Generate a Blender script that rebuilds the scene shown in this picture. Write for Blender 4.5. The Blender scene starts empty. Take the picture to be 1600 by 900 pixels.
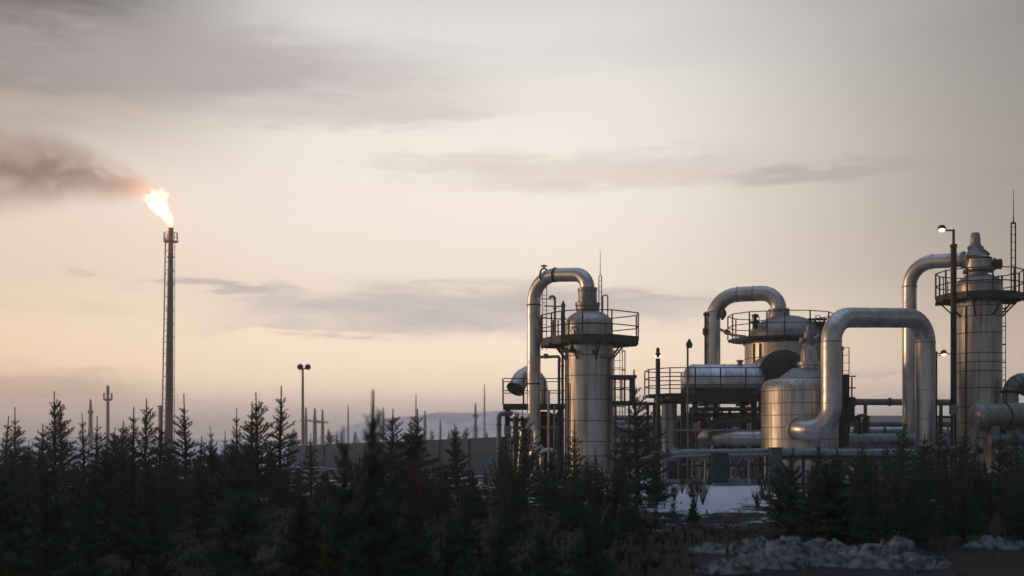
import bpy, bmesh, math, random
from mathutils import Vector, Matrix, noise as mnoise
R = math.radians
sc = bpy.context.scene
COL = sc.collection
# ------------------------------------------------------------------ camera
F, HZ, EYE = 1778.0, 690.0, 1.55          # focal length in photo pixels, horizon row, eye height
cam_d = bpy.data.cameras.new('camera'); cam = bpy.data.objects.new('camera', cam_d); COL.objects.link(cam)
cam.location = (0, 0, EYE); cam.rotation_euler = (R(90), 0, 0)
cam_d.sensor_width = 36; cam_d.lens = 36 * F / 1600
cam_d.shift_y = (HZ - 450) / 1600
cam_d.clip_start = .1; cam_d.clip_end = 6000
cam_d.dof.use_dof = True; cam_d.dof.focus_distance = 37; cam_d.dof.aperture_fstop = .85
sc.camera = cam
# ------------------------------------------------------------------ view
sc.view_settings.view_transform = 'Standard'; sc.view_settings.look = 'None'
sc.view_settings.exposure = 0; sc.view_settings.gamma = 1; sc.view_settings.use_curve_mapping = False
sc.render.engine = 'CYCLES'
sc.cycles.use_denoising = True
sc.cycles.max_bounces = 8; sc.cycles.volume_bounces = 1
sc.cycles.sample_clamp_indirect = 4

def lin(r, g, b):
    f = lambda c: (c / 255 / 12.92) if c / 255 <= .04045 else ((c / 255 + .055) / 1.055) ** 2.4
    return (f(r), f(g), f(b), 1)

def lx(r, g, b, k): c = lin(r, g, b); return (c[0] * k, c[1] * k, c[2] * k, 1)

# ------------------------------------------------------------------ node helper
class NT:
    def __init__(s, tree): s.t = tree; s.n = tree.nodes; s.l = tree.links
    def node(s, typ, **kw):
        n = s.n.new(typ)
        for k, v in kw.items(): setattr(n, k, v)
        return n
    def put(s, sock, v):
        if isinstance(v, bpy.types.NodeSocket): s.l.new(v, sock)
        elif v is not None: sock.default_value = v
    def m(s, op, a, b=None, c=None, clamp=False):
        n = s.node('ShaderNodeMath', operation=op, use_clamp=clamp)
        for i, v in enumerate((a, b, c)):
            if v is not None: s.put(n.inputs[i], v)
        return n.outputs[0]
    def sstep(s, v, a, b, lo=0., hi=1.):
        n = s.node('ShaderNodeMapRange', interpolation_type='SMOOTHSTEP')
        for i, x in enumerate((v, a, b, lo, hi)): s.put(n.inputs[i], x)
        return n.outputs[0]
    def ramp(s, v, stops, interp='LINEAR'):
        n = s.node('ShaderNodeValToRGB'); cr = n.color_ramp; cr.interpolation = interp
        while len(cr.elements) < len(stops): cr.elements.new(.5)
        for e, (p, c) in zip(cr.elements, stops):
            e.position = p; e.color = c if not isinstance(c, (int, float)) else (c, c, c, 1)
        s.put(n.inputs[0], v); return n.outputs[0]
    def mix(s, f, a, b, blend='MIX'):
        n = s.node('ShaderNodeMix', data_type='RGBA', blend_type=blend)
        s.put(n.inputs[0], f); s.put(n.inputs[6], a); s.put(n.inputs[7], b); return n.outputs[2]
    def noise(s, vec, scale, detail=3, rough=.5, dist=0):
        n = s.node('ShaderNodeTexNoise'); s.put(n.inputs['Vector'], vec)
        n.inputs['Scale'].default_value = scale; n.inputs['Detail'].default_value = detail
        n.inputs['Roughness'].default_value = rough; n.inputs['Distortion'].default_value = dist
        return n.outputs['Fac']
    def comb(s, x, y, z):
        n = s.node('ShaderNodeCombineXYZ')
        for i, v in enumerate((x, y, z)): s.put(n.inputs[i], v)
        return n.outputs[0]
    def sep(s, v):
        n = s.node('ShaderNodeSeparateXYZ'); s.put(n.inputs[0], v); return n.outputs
    def mapping(s, v, scale=(1, 1, 1)):
        n = s.node('ShaderNodeMapping'); s.put(n.inputs[0], v); n.inputs['Scale'].default_value = scale
        return n.outputs[0]

# ------------------------------------------------------------------ world: overcast dusk sky over a Nishita sky
SUN_EL, SUN_AZ = 3.6, -84.0               # low sun far to the left of the view
world = bpy.data.worlds.new('World'); sc.world = world; world.use_nodes = True
w = NT(world.node_tree)
for n in list(w.n): w.n.remove(n)
tc = w.node('ShaderNodeTexCoord')
sx, sy, sz = w.sep(tc.outputs['Generated'])
az = w.m('MULTIPLY', w.m('ARCTAN2', sx, sy), 180 / math.pi)
el = w.m('MULTIPLY', w.m('ARCSINE', sz), 180 / math.pi)
sky = w.node('ShaderNodeTexSky', sky_type='NISHITA', sun_disc=False)
sky.sun_elevation = R(SUN_EL); sky.sun_rotation = R(SUN_AZ); sky.air_density = 1.5; sky.dust_density = 3
K = 1.36
grad = w.ramp(w.m('DIVIDE', el, 30.0), [
    (0.0, lx(216, 198, 185, 1.25)), (.05, lx(236, 212, 189, 1.30)), (.10, lx(252, 224, 193, 1.27)), (.16, lx(252, 229, 201, 1.12)),
    (.26, lin(238, 222, 204)), (.36, lin(236, 224, 211)), (.46, lin(232, 223, 213)), (.56, lin(223, 217, 210)),
    (.66, lin(211, 208, 205)), (.78, lin(184, 184, 185)), (1.0, lin(140, 142, 148))])
zen = w.ramp(w.m('DIVIDE', w.m('SUBTRACT', el, 30.0), 60.0), [(0, lin(140, 142, 148)), (.4, lin(122, 129, 143)), (1, lin(112, 122, 142))])
base = w.mix(w.m('GREATER_THAN', el, 30.0), grad, zen)
fa = w.ramp(w.m('ADD', w.m('DIVIDE', az, 360.0), .5), [
    (0, (.36, .44, .54, 1)), (.16, (.33, .38, .45, 1)), (.27, (.55, .52, .50, 1)), (.36, (.78, .70, .62, 1)), (.435, (.87, .82, .77, 1)), (.47, (.97, .96, .95, 1)),
    (.505, (1, 1, 1, 1)), (.528, (.93, .93, .93, 1)), (.548, (.80, .79, .79, 1)), (.566, (.63, .62, .62, 1)), (.62, (.34, .35, .37, 1)),
    (.74, (.14, .17, .21, 1)), (.86, (.27, .33, .41, 1)), (1, (.36, .44, .54, 1))])
# the edge darkening of the cloud deck fades a little towards the horizon and is absent at the zenith
fa = w.mix(w.sstep(el, 35, 75), fa, (1.5, 1.64, 1.85, 1))
base = w.mix(1.0, base, fa, 'MULTIPLY')
# thicker deck plus painted lens vignette towards the upper corners of the view
crn = w.m('MULTIPLY', w.m('MULTIPLY', w.sstep(az, 4, 25), w.sstep(el, .5, 12)), w.sstep(el, 60, 28))
cln = w.m('MULTIPLY', w.m('MULTIPLY', w.sstep(w.m('MULTIPLY', az, -1.0), 8, 24), w.sstep(el, 11, 19)), w.sstep(el, 60, 28))
base = w.mix(w.m('MULTIPLY', crn, .40), base, (0, 0, 0, 1)); base = w.mix(w.m('MULTIPLY', cln, .92), base, (.02, .02, .025, 1))
# clouds, placed by bearing and height above the horizon
nv = w.comb(w.m('MULTIPLY', az, .10), w.m('MULTIPLY', el, .42), 0.0)
n1 = w.noise(nv, 1.6, 5, .55, .6)
n2 = w.noise(w.comb(w.m('MULTIPLY', az, .22), w.m('MULTIPLY', el, 1.3), 3.0), 1.3, 5, .6, .3)
n3 = w.noise(w.comb(w.m('MULTIPLY', az, .5), w.m('MULTIPLY', el, 2.6), 7.0), 1.5, 6, .65, .4)
azw = w.m('ADD', az, w.m('MULTIPLY', w.m('SUBTRACT', n1, .5), 9.0))
elw = w.m('ADD', el, w.m('MULTIPLY', w.m('SUBTRACT', n2, .5), 2.2))
def cloud(px, py, hw, hh, tilt, strength, col):
    global base
    a0 = math.degrees(math.atan((px - 800) / F)); e0 = math.degrees(math.atan((HZ - py) / F * math.cos(R(a0))))
    dw, dh = math.degrees(hw / F), math.degrees(hh / F)
    da = w.m('SUBTRACT', azw, a0)
    de = w.m('SUBTRACT', w.m('SUBTRACT', elw, e0), w.m('MULTIPLY', da, tilt))
    da = w.m('DIVIDE', da, dw); de = w.m('DIVIDE', de, dh)
    # flat-ish base: fades quicker below than above
    de = w.m('MULTIPLY', de, w.m('ADD', 1.0, w.m('MULTIPLY', w.m('LESS_THAN', de, 0.0), .35)))
    d = w.m('SQRT', w.m('ADD', w.m('MULTIPLY', da, da), w.m('MULTIPLY', de, de)))
    k = w.m('MULTIPLY', w.sstep(d, 1.0, .25), w.m('ADD', w.m('MULTIPLY_ADD', n1, .9, .14), w.m('MULTIPLY', n3, .56)), clamp=True)
    base = w.mix(w.m('MULTIPLY', k, strength), base, col)
mauve = lin(168, 158, 155)
cloud(240, 100, 660, 100, .0, .85, lin(160, 152, 152))
cloud(560, 180, 360, 36, .05, .6, lin(184, 172, 167))
cloud(60, 165, 260, 30, 0, .30, lin(206, 186, 168))
cloud(1010, 272, 460, 46, .03, .55, lin(192, 177, 170))
cloud(1285, 272, 200, 22, .05, .55, lin(158, 146, 142))
cloud(740, 258, 260, 30, .03, .45, lin(196, 182, 174))
cloud(1150, 60, 500, 60, .06, .25, lin(176, 172, 170))
cloud(690, 492, 470, 60, -.01, 1.0, lin(192, 182, 179))
cloud(570, 478, 260, 20, -.01, .7, lin(186, 175, 172))
cloud(1010, 470, 200, 12, -.05, .7, lin(182, 172, 170))
cloud(500, 515, 300, 12, .0, .5, lin(196, 184, 178))
cloud(900, 474, 340, 40, -.05, .8, lin(186, 177, 172))
cloud(345, 449, 150, 16, -.02, .8, lin(172, 161, 157))
cloud(105, 425, 60, 6, 0, .35, mauve)
cloud(80, 482, 190, 16, 0, .22, lin(196, 172, 155))
cloud(330, 650, 900, 46, 0, .22, lin(170, 156, 152))
cloud(10, 610, 300, 48, 0, .6, lin(166, 130, 104))
cloud(1370, 583, 120, 9, 0, .40, lin(168, 150, 142))
# low glow of the sun behind the murk, and the little clear sky that shows through
dg = w.m('SQRT', w.m('ADD', w.m('POWER', w.m('DIVIDE', w.m('SUBTRACT', az, SUN_AZ), 9.0), 2.0), w.m('POWER', w.m('DIVIDE', w.m('SUBTRACT', el, 3.0), 5.0), 2.0)))
glow = w.sstep(dg, 1.6, 0.0)
base = w.mix(glow, base, (4.6, 2.4, 1.15, 1))
# ground side of the sky dome
base = w.mix(w.m('LESS_THAN', el, -.5), base, lin(60, 58, 58))
bg1 = w.node('ShaderNodeBackground'); w.put(bg1.inputs[0], base); bg1.inputs[1].default_value = K
bg2 = w.node('ShaderNodeBackground'); w.put(bg2.inputs[0], sky.outputs[0]); bg2.inputs[1].default_value = .06
ms = w.node('ShaderNodeMixShader'); ms.inputs[0].default_value = .93
w.l.new(bg2.outputs[0], ms.inputs[1]); w.l.new(bg1.outputs[0], ms.inputs[2])
wo = w.node('ShaderNodeOutputWorld'); w.l.new(ms.outputs[0], wo.inputs[0])
# ------------------------------------------------------------------ sun
sl = bpy.data.lights.new('sun', 'SUN'); sl.energy = 1.8; sl.angle = R(8); sl.color = (1, .58, .32)
so = bpy.data.objects.new('sun', sl); COL.objects.link(so)
sdir = Vector((math.sin(R(SUN_AZ)) * math.cos(R(SUN_EL)), math.cos(R(SUN_AZ)) * math.cos(R(SUN_EL)), math.sin(R(SUN_EL))))
so.rotation_euler = sdir.to_track_quat('Z', 'Y').to_euler(); so.location = (-60, 10, 40)

# ------------------------------------------------------------------ materials
MATS = {}
def pmat(name, col, rough=.6, metal=0., var=.25, scale=3., stretch=(1, 1, 1), bump=.0, bscale=20., col2=None, spec=None, rvar=.12):
    m = bpy.data.materials.new(name); m.use_nodes = True; t = NT(m.node_tree)
    b = t.n['Principled BSDF']; tcx = t.node('ShaderNodeTexCoord').outputs['Object']
    v = t.mapping(tcx, stretch)
    nz = t.noise(v, scale, 5, .6, .2)
    c2 = col2 or tuple(c * (1 - var) for c in col[:3])
    c = t.mix(t.sstep(nz, .35, .68), (*col[:3], 1), (*c2[:3], 1))
    t.put(b.inputs['Base Color'], c); b.inputs['Metallic'].default_value = metal
    t.put(b.inputs['Roughness'], t.m('MULTIPLY_ADD', nz, rvar * 2, rough - rvar))
    if spec is not None: b.inputs['Specular IOR Level'].default_value = spec
    if bump:
        bn = t.node('ShaderNodeBump'); bn.inputs['Strength'].default_value = bump; bn.inputs['Distance'].default_value = .02
        t.put(bn.inputs['Height'], t.noise(v, bscale, 4, .6)); t.l.new(bn.outputs[0], b.inputs['Normal'])
    MATS[name] = m; return m
def clad(name, c1, c2, stain, rough, metal=.85, bstr=.2, st=(9, 9, .45), sk=.75):
    """weathered aluminium jacketing: patchy sheets, vertical runs of dirt"""
    m = bpy.data.materials.new(name); m.use_nodes = True; t = NT(m.node_tree)
    b = t.n['Principled BSDF']; o = t.node('ShaderNodeTexCoord').outputs['Object']
    patch = t.noise(t.mapping(o, (1, 1, .8)), 1.1, 3, .5)
    streak = t.noise(t.mapping(o, st), 1.0, 5, .65, .3)
    fine = t.noise(o, 14, 4, .6)
    c = t.mix(t.sstep(patch, .35, .65), c1, c2)
    c = t.mix(t.m('MULTIPLY', t.sstep(streak, .44, .70), sk), c, stain)
    t.put(b.inputs['Base Color'], c); b.inputs['Metallic'].default_value = metal
    t.put(b.inputs['Roughness'], t.m('ADD', t.m('MULTIPLY_ADD', fine, .06, rough - .03), t.m('MULTIPLY', t.sstep(streak, .45, .7), .14 * sk)))
    rust = t.m('MULTIPLY', t.sstep(t.noise(t.mapping(o, (st[0] * .55, st[1] * .55, st[2] * .5)), 1.3, 6, .7, .5), .60, .70), .55 * sk)
    c = t.mix(rust, c, (.16, .095, .055, 1)); t.put(b.inputs['Base Color'], c)
    t.put(b.inputs['Metallic'], t.m('MULTIPLY', t.m('SUBTRACT', 1.0, rust), metal))
    bn = t.node('ShaderNodeBump'); bn.inputs['Strength'].default_value = bstr; bn.inputs['Distance'].default_value = .02
    t.put(bn.inputs['Height'], t.noise(o, 1.3, 1, .4)); t.l.new(bn.outputs[0], b.inputs['Normal'])
    MATS[name] = m; return m
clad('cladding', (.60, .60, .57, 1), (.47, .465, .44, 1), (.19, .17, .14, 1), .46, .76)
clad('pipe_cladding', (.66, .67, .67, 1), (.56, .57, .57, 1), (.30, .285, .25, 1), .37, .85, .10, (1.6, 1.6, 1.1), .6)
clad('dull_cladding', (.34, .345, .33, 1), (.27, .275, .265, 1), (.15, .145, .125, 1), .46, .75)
pmat('band_dark', (.19, .18, .16), .55, .5, .4, 5.)
pmat('dark_head', (.055, .062, .058), .65, .1, .3, 2., spec=.3)
pmat('green_steel', (.030, .052, .046), .55, .3, .35, 6., bump=.1)
pmat('dark_steel', (.045, .05, .05), .55, .4, .4, 5.)
pmat('galv', (.30, .31, .31), .5, .6, .3, 8.)
pmat('grey_steel', (.17, .18, .18), .55, .4, .3, 6.)
pmat('rust', (.16, .07, .04), .8, .1, .4, 5., col2=(.07, .05, .04))
pmat('red_paint', (.55, .06, .03), .55, 0, .3, 4.)
pmat('blue_paint', (.06, .09, .13), .5, .1, .3, 4.)
pmat('white_paint', (.7, .7, .68), .5, 0, .2, 6.)
pmat('yellow_paint', (.45, .27, .06), .5, .1, .4, 3.)
pmat('concrete', (.24, .25, .26), .85, 0, .25, .7, bump=.2, bscale=6)
pmat('shed_metal', (.085, .15, .215), .9, 0, .2, 1., stretch=(4, 4, .3), spec=.1)
pmat('rubber_black', (.02, .02, .02), .6)
pmat('needles', (.036, .090, .066), .75, 0, .4, 5., col2=(.036, .070, .040), spec=.25)
pmat('needles_dry', (.044, .046, .024), .8, 0, .4, 5., col2=(.034, .044, .024), spec=.2)
pmat('bark', (.045, .040, .035), .9, 0, .4, 9.)
pmat('heath', (.010, .018, .014), .9, 0, .5, 2., col2=(.016, .016, .011), spec=.1)
pmat('dry_wood', (.16, .14, .11), .85, 0, .3, 9.)
pmat('rock', (.24, .26, .275), .85, 0, .6, 7., bump=1., bscale=22., col2=(.03, .036, .034), spec=.2)
pmat('snow', (.72, .74, .80), .7, 0, .08, 5., bump=.3, bscale=8)
pmat('glass_lamp', (.6, .6, .55), .15)
def emat(name, col, s):
    m = bpy.data.materials.new(name); m.use_nodes = True; t = NT(m.node_tree); b = t.n['Principled BSDF']
    b.inputs['Base Color'].default_value = (.8, .8, .8, 1)
    b.inputs['Emission Color'].default_value = col; b.inputs['Emission Strength'].default_value = s
    MATS[name] = m
emat('lamp_light', (1, .86, .64, 1), 1.7)
M = MATS

# ------------------------------------------------------------------ geometry helpers
def P(px, py, Y): return Vector(((px - 800) * Y / F, Y, EYE + (HZ - py) * Y / F))
def Z(py, Y): return EYE + (HZ - py) * Y / F
def X(px, Y): return (px - 800) * Y / F
def wloc(o):
    v = Vector((0, 0, 0))
    while o: v += o.location; o = o.parent
    return v
def frame_of(d):
    d = d.normalized(); u = Vector((0, 0, 1)) if abs(d.z) < .95 else Vector((1, 0, 0))
    a = d.cross(u).normalized(); return a, d.cross(a).normalized()
class MB:
    def __init__(s): s.v = []; s.f = []; s.cut = []
    def add(s, vs, fs):
        o = len(s.v); s.cut.append((o, len(s.f))); s.v += [Vector(x) for x in vs]; s.f += [tuple(i + o for i in f) for f in fs]; return s
    def box(s, c, d, rz=0):
        hx, hy, hz = d[0] / 2, d[1] / 2, d[2] / 2; m = Matrix.Rotation(rz, 3, 'Z'); c = Vector(c)
        vs = [c + m @ Vector((x * hx, y * hy, z * hz)) for x in (-1, 1) for y in (-1, 1) for z in (-1, 1)]
        return s.add(vs, [(0, 1, 3, 2), (4, 6, 7, 5), (0, 4, 5, 1), (2, 3, 7, 6), (0, 2, 6, 4), (1, 5, 7, 3)])
    def bar(s, p, q, wd, ht=None):
        p, q = Vector(p), Vector(q); a, b = frame_of(q - p); a = a * wd / 2; b = b * (ht or wd) / 2
        vs = [p - a - b, p + a - b, p + a + b, p - a + b, q - a - b, q + a - b, q + a + b, q - a + b]
        return s.add(vs, [(0, 3, 2, 1), (4, 5, 6, 7), (0, 1, 5, 4), (1, 2, 6, 5), (2, 3, 7, 6), (3, 0, 4, 7)])
    def tube(s, path, r, n=16, caps=True):
        path = [Vector(p) for p in path]; rs = r if isinstance(r, (list, tuple)) else [r] * len(path)
        rings = []; a = None
        for i, p in enumerate(path):
            d = (path[min(i + 1, len(path) - 1)] - path[max(i - 1, 0)]).normalized()
            if a is None: a, _ = frame_of(d)
            a = (a - d * a.dot(d)).normalized(); b = d.cross(a)
            rings.append([p + (a * math.cos(t) + b * math.sin(t)) * rs[i] for t in (2 * math.pi * k / n for k in range(n))])
        vs = [v for g in rings for v in g]; fs = []
        for i in range(len(path) - 1):
            for k in range(n): fs.append((i * n + k, i * n + (k + 1) % n, (i + 1) * n + (k + 1) % n, (i + 1) * n + k))
        if caps: fs += [tuple(reversed(range(n))), tuple((len(path) - 1) * n + k for k in range(n))]
        return s.add(vs, fs)
    def lathe(s, prof, o, n=48, axis=(0, 0, 1)):
        """prof: list of (radius, height along the axis)"""
        ax = Vector(axis).normalized(); a, b = frame_of(ax); o = Vector(o); vs = []; fs = []
        for r, h in prof:
            for k in range(n):
                t = 2 * math.pi * k / n; vs.append(o + ax * h + (a * math.cos(t) + b * math.sin(t)) * max(r, .0005))
        m = len(prof)
        for i in range(m - 1):
            for k in range(n): fs.append((i * n + k, i * n + (k + 1) % n, (i + 1) * n + (k + 1) % n, (i + 1) * n + k))
        fs += [tuple(reversed(range(n))), tuple((m - 1) * n + k for k in range(n))]
        return s.add(vs, fs)
    def ring(s, c, axis, r, wd, th, n=32):
        """flat band standing th proud of radius r"""
        h = wd / 2
        ax = Vector(axis).normalized(); a, b = frame_of(ax); c = Vector(c); vs = []; fs = []
        pr = [(r - .02, -h), (r + th, -h), (r + th, h), (r - .02, h)]
        for rr, hh in pr:
            for k in range(n):
                t = 2 * math.pi * k / n; vs.append(c + ax * hh + (a * math.cos(t) + b * math.sin(t)) * rr)
        for i in range(4):
            for k in range(n): j = (i + 1) % 4; fs.append((i * n + k, i * n + (k + 1) % n, j * n + (k + 1) % n, j * n + k))
        return s.add(vs, fs)
    def wheel(s, c, axis, r, t=.012):
        a, b = frame_of(Vector(axis)); c = Vector(c); n = 14
        pts = [c + (a * math.cos(2 * math.pi * k / n) + b * math.sin(2 * math.pi * k / n)) * r for k in range(n + 1)]
        s.tube(pts, t, 6, False)
        for k in range(0, n, 4): s.tube([c, pts[k]], t * .7, 5)
        return s
    def each(s, name, mat, parent=None, smooth=True):
        """every piece added becomes an object of its own"""
        cuts = s.cut + [(len(s.v), len(s.f))]
        for (v0, f0), (v1, f1) in zip(cuts[:-1], cuts[1:]):
            m = MB(); m.v = s.v[v0:v1]; m.f = [tuple(i - v0 for i in f) for f in s.f[f0:f1]]; m.build(name, mat, parent, smooth)
    def build(s, name, mat, parent=None, smooth=True, loc=None):
        off = wloc(parent) if parent else Vector(loc or (0, 0, 0))
        me = bpy.data.meshes.new(name); me.from_pydata([v - off for v in s.v], [], s.f); me.update()
        bm = bmesh.new(); bm.from_mesh(me); bmesh.ops.recalc_face_normals(bm, faces=bm.faces); bm.to_mesh(me); bm.free()
        if smooth:
            me.shade_smooth(); me.set_sharp_from_angle(angle=R(38 if name != 'rock' else 30))
        me.materials.append(M[mat] if isinstance(mat, str) else mat)
        o = bpy.data.objects.new(name, me); COL.objects.link(o)
        if parent: o.parent = parent
        else: o.location = off
        return o
def tag(o, label=None, cat=None, group=None, kind=None):
    if label: o['label'] = label
    if cat: o['category'] = cat
    if group: o['group'] = group
    if kind: o['kind'] = kind
    return o
def thing(name, label, cat, loc, group=None):
    o = bpy.data.objects.new(name, None); COL.objects.link(o); o.location = loc; o.empty_display_size = .2
    return tag(o, label, cat, group)
def fillet(pts, r, n=8):
    pts = [Vector(p) for p in pts]; out = [pts[0]]; marks = []
    for i in range(1, len(pts) - 1):
        a = (pts[i - 1] - pts[i]); b = (pts[i + 1] - pts[i]); la, lb = a.length, b.length; a.normalize(); b.normalize()
        ang = a.angle(b); t = min(r / math.tan(ang / 2), la * .98, lb * .98); rr = t * math.tan(ang / 2)
        bis = (a + b).normalized(); c = pts[i] + bis * (rr / math.sin(ang / 2))
        p0 = pts[i] + a * t; p1 = pts[i] + b * t; u = (p0 - c); v = (p1 - c); tot = u.angle(v)
        for k in range(n + 1):
            f = k / n; q = c + (u * math.sin((1 - f) * tot) + v * math.sin(f * tot)) / math.sin(tot); out.append(q)
            marks.append(len(out) - 1)
    out.append(pts[-1]); return out, marks
def big_pipe(name, pts, r, bend, mat, parent=None, seg=8, seams=True, n=28, step=1.15):
    path, marks = fillet(pts, bend, seg); mb = MB().tube(path, r, n)
    o = mb.build(name, mat, parent)
    if seams:
        sm = MB()
        for i in marks:
            d = path[min(i + 1, len(path) - 1)] - path[i - 1]; sm.ring(path[i], d, r, .022, .006, n)
        for i in range(len(path) - 1):
            L = (path[i + 1] - path[i]).length
            if L > step * 1.3:
                k = int(L / step)
                for j in range(1, k): sm.ring(path[i].lerp(path[i + 1], j / k), path[i + 1] - path[i], r, .03, .008, n)
        sm.each('seam_band', mat, o)
    return o, path
def railing(mb, pts, h=1.1, closed=True, post=.027, rail=.024, every=1.1, mids=(.52,)):
    pts = [Vector(p) for p in pts]; N = len(pts)
    for i in range(N if closed else N - 1):
        a, b = pts[i], pts[(i + 1) % N]; up = Vector((0, 0, 1))
        for f in (1.0,) + mids: mb.tube([a + up * h * f, b + up * h * f], rail, 6)
        k = max(1, round((b - a).length / every))
        for j in range(k): p = a.lerp(b, j / k); mb.bar(p, p + up * h, post * 2)
    if not closed: mb.bar(pts[-1], pts[-1] + Vector((0, 0, h)), post * 2)
def ladder(mb, x, y, z0, z1, wd=.4, cage=True, dy=-.35, r=.018):
    for sgn in (-1, 1): mb.tube([(x + sgn * wd / 2, y, z0), (x + sgn * wd / 2, y, z1)], r, 6)
    z = z0 + .15
    while z < z1: mb.tube([(x - wd / 2, y, z), (x + wd / 2, y, z)], .012, 5); z += .3
    if cage:
        z = z0 + 2.0 if z1 - z0 > 3 else z0 + .3; zs = []
        while z < z1: zs.append(z); z += .75
        arc = [Vector((x + wd * .75 * math.sin(t), y + dy * (1 - math.cos(t)) , 0)) for t in [R(a) for a in range(-150, 151, 30)]]
        arc = [Vector((x + wd * .8 * math.cos(R(a)), y + dy * (1 + math.sin(R(a))) , 0)) for a in range(-90 - 150 + 180, -90 + 150 + 181, 30)]
        for z in zs: mb.tube([p + Vector((0, 0, z)) for p in arc], .014, 5, False)
        if zs:
            for p in arc[1:-1:2]: mb.tube([p + Vector((0, 0, zs[0])), p + Vector((0, 0, zs[-1]))], .012, 5)
def slab(mb, poly, z, t):
    n = len(poly); vs = [(x, y, z - t) for x, y in poly] + [(x, y, z) for x, y in poly]
    fs = [tuple(reversed(range(n))), tuple(range(n, 2 * n))] + [(i, (i + 1) % n, n + (i + 1) % n, n + i) for i in range(n)]
    mb.add(vs, fs)
def dome(r, z0, h, rn, k=8):
    """profile of a dished head from radius r at z0 up to neck radius rn"""
    out = []
    for i in range(k + 1):
        t = i / k * math.acos(min(1, rn / r)); out.append((r * math.cos(t), z0 + h * math.sin(t) / max(.01, math.sin(math.acos(min(1, rn / r))))))
    return out
def platform(root, cx, cy, z, poly, rcol, hrail=1.12, tb=.16, brackets=8):
    pl = [(cx + x, cy + y) for x, y in poly]
    d = MB(); slab(d, pl, z, .06)
    dk = d.build('deck', 'green_steel', root, False)
    t = MB()
    for i in range(len(pl)):
        a = Vector((*pl[i], z + .02)); b = Vector((*pl[(i + 1) % len(pl)], z + .02)); t.bar(a, b, .012, tb * 2)
    for k in range(brackets):
        an = 2 * math.pi * (k + .3) / brackets; c, s_ = math.cos(an), math.sin(an)
        t.bar((cx + c * (rcol + .0), cy + s_ * rcol, z - .12), (cx + c * 1.7, cy + s_ * 1.7, z - .12), .07, .12)
        t.bar((cx + c * rcol, cy + s_ * rcol, z - .75), (cx + c * 1.45, cy + s_ * 1.45, z - .15), .06, .06)
    t.build('support_frame', 'green_steel', dk, False)
    r = MB(); railing(r, [(x, y, z) for x, y in pl], hrail); r.build('railing', 'green_steel', dk)
    return dk
def bands(mb, x, y, r, zs, wd=.035, th=.01):
    for z in zs: mb.ring((x, y, z), (0, 0, 1), r, wd, th, 48)
rng = random.Random(7)
def upseams(mb, x, y, r, zs):
    for a, b in zip(zs[:-1], zs[1:]):
        off = rng.random() * 6.28
        for k in range(3):
            t = off + k * 2 * math.pi / 3; c = Vector((x + math.cos(t) * (r + .001), y + math.sin(t) * (r + .001), 0))
            mb.box((c.x, c.y, (a + b) / 2), (.006, .016, (b - a) - .05), t)
def handwheel_valve(label, p, r=.14, h=.5, mat='green_steel', group=None):
    p = Vector(p); t = thing('valve', label, 'valve', p, group)
    MB().lathe([(.06, 0), (.1, .02), (.13, .1), (.1, .2), (.05, .24), (.05, h * .7), (.03, h)], p, 14).build('body', mat, t)
    MB().wheel(p + Vector((0, 0, h)), (.2, -.5, 1), r, .014).build('hand_wheel', mat, t); return t

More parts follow.
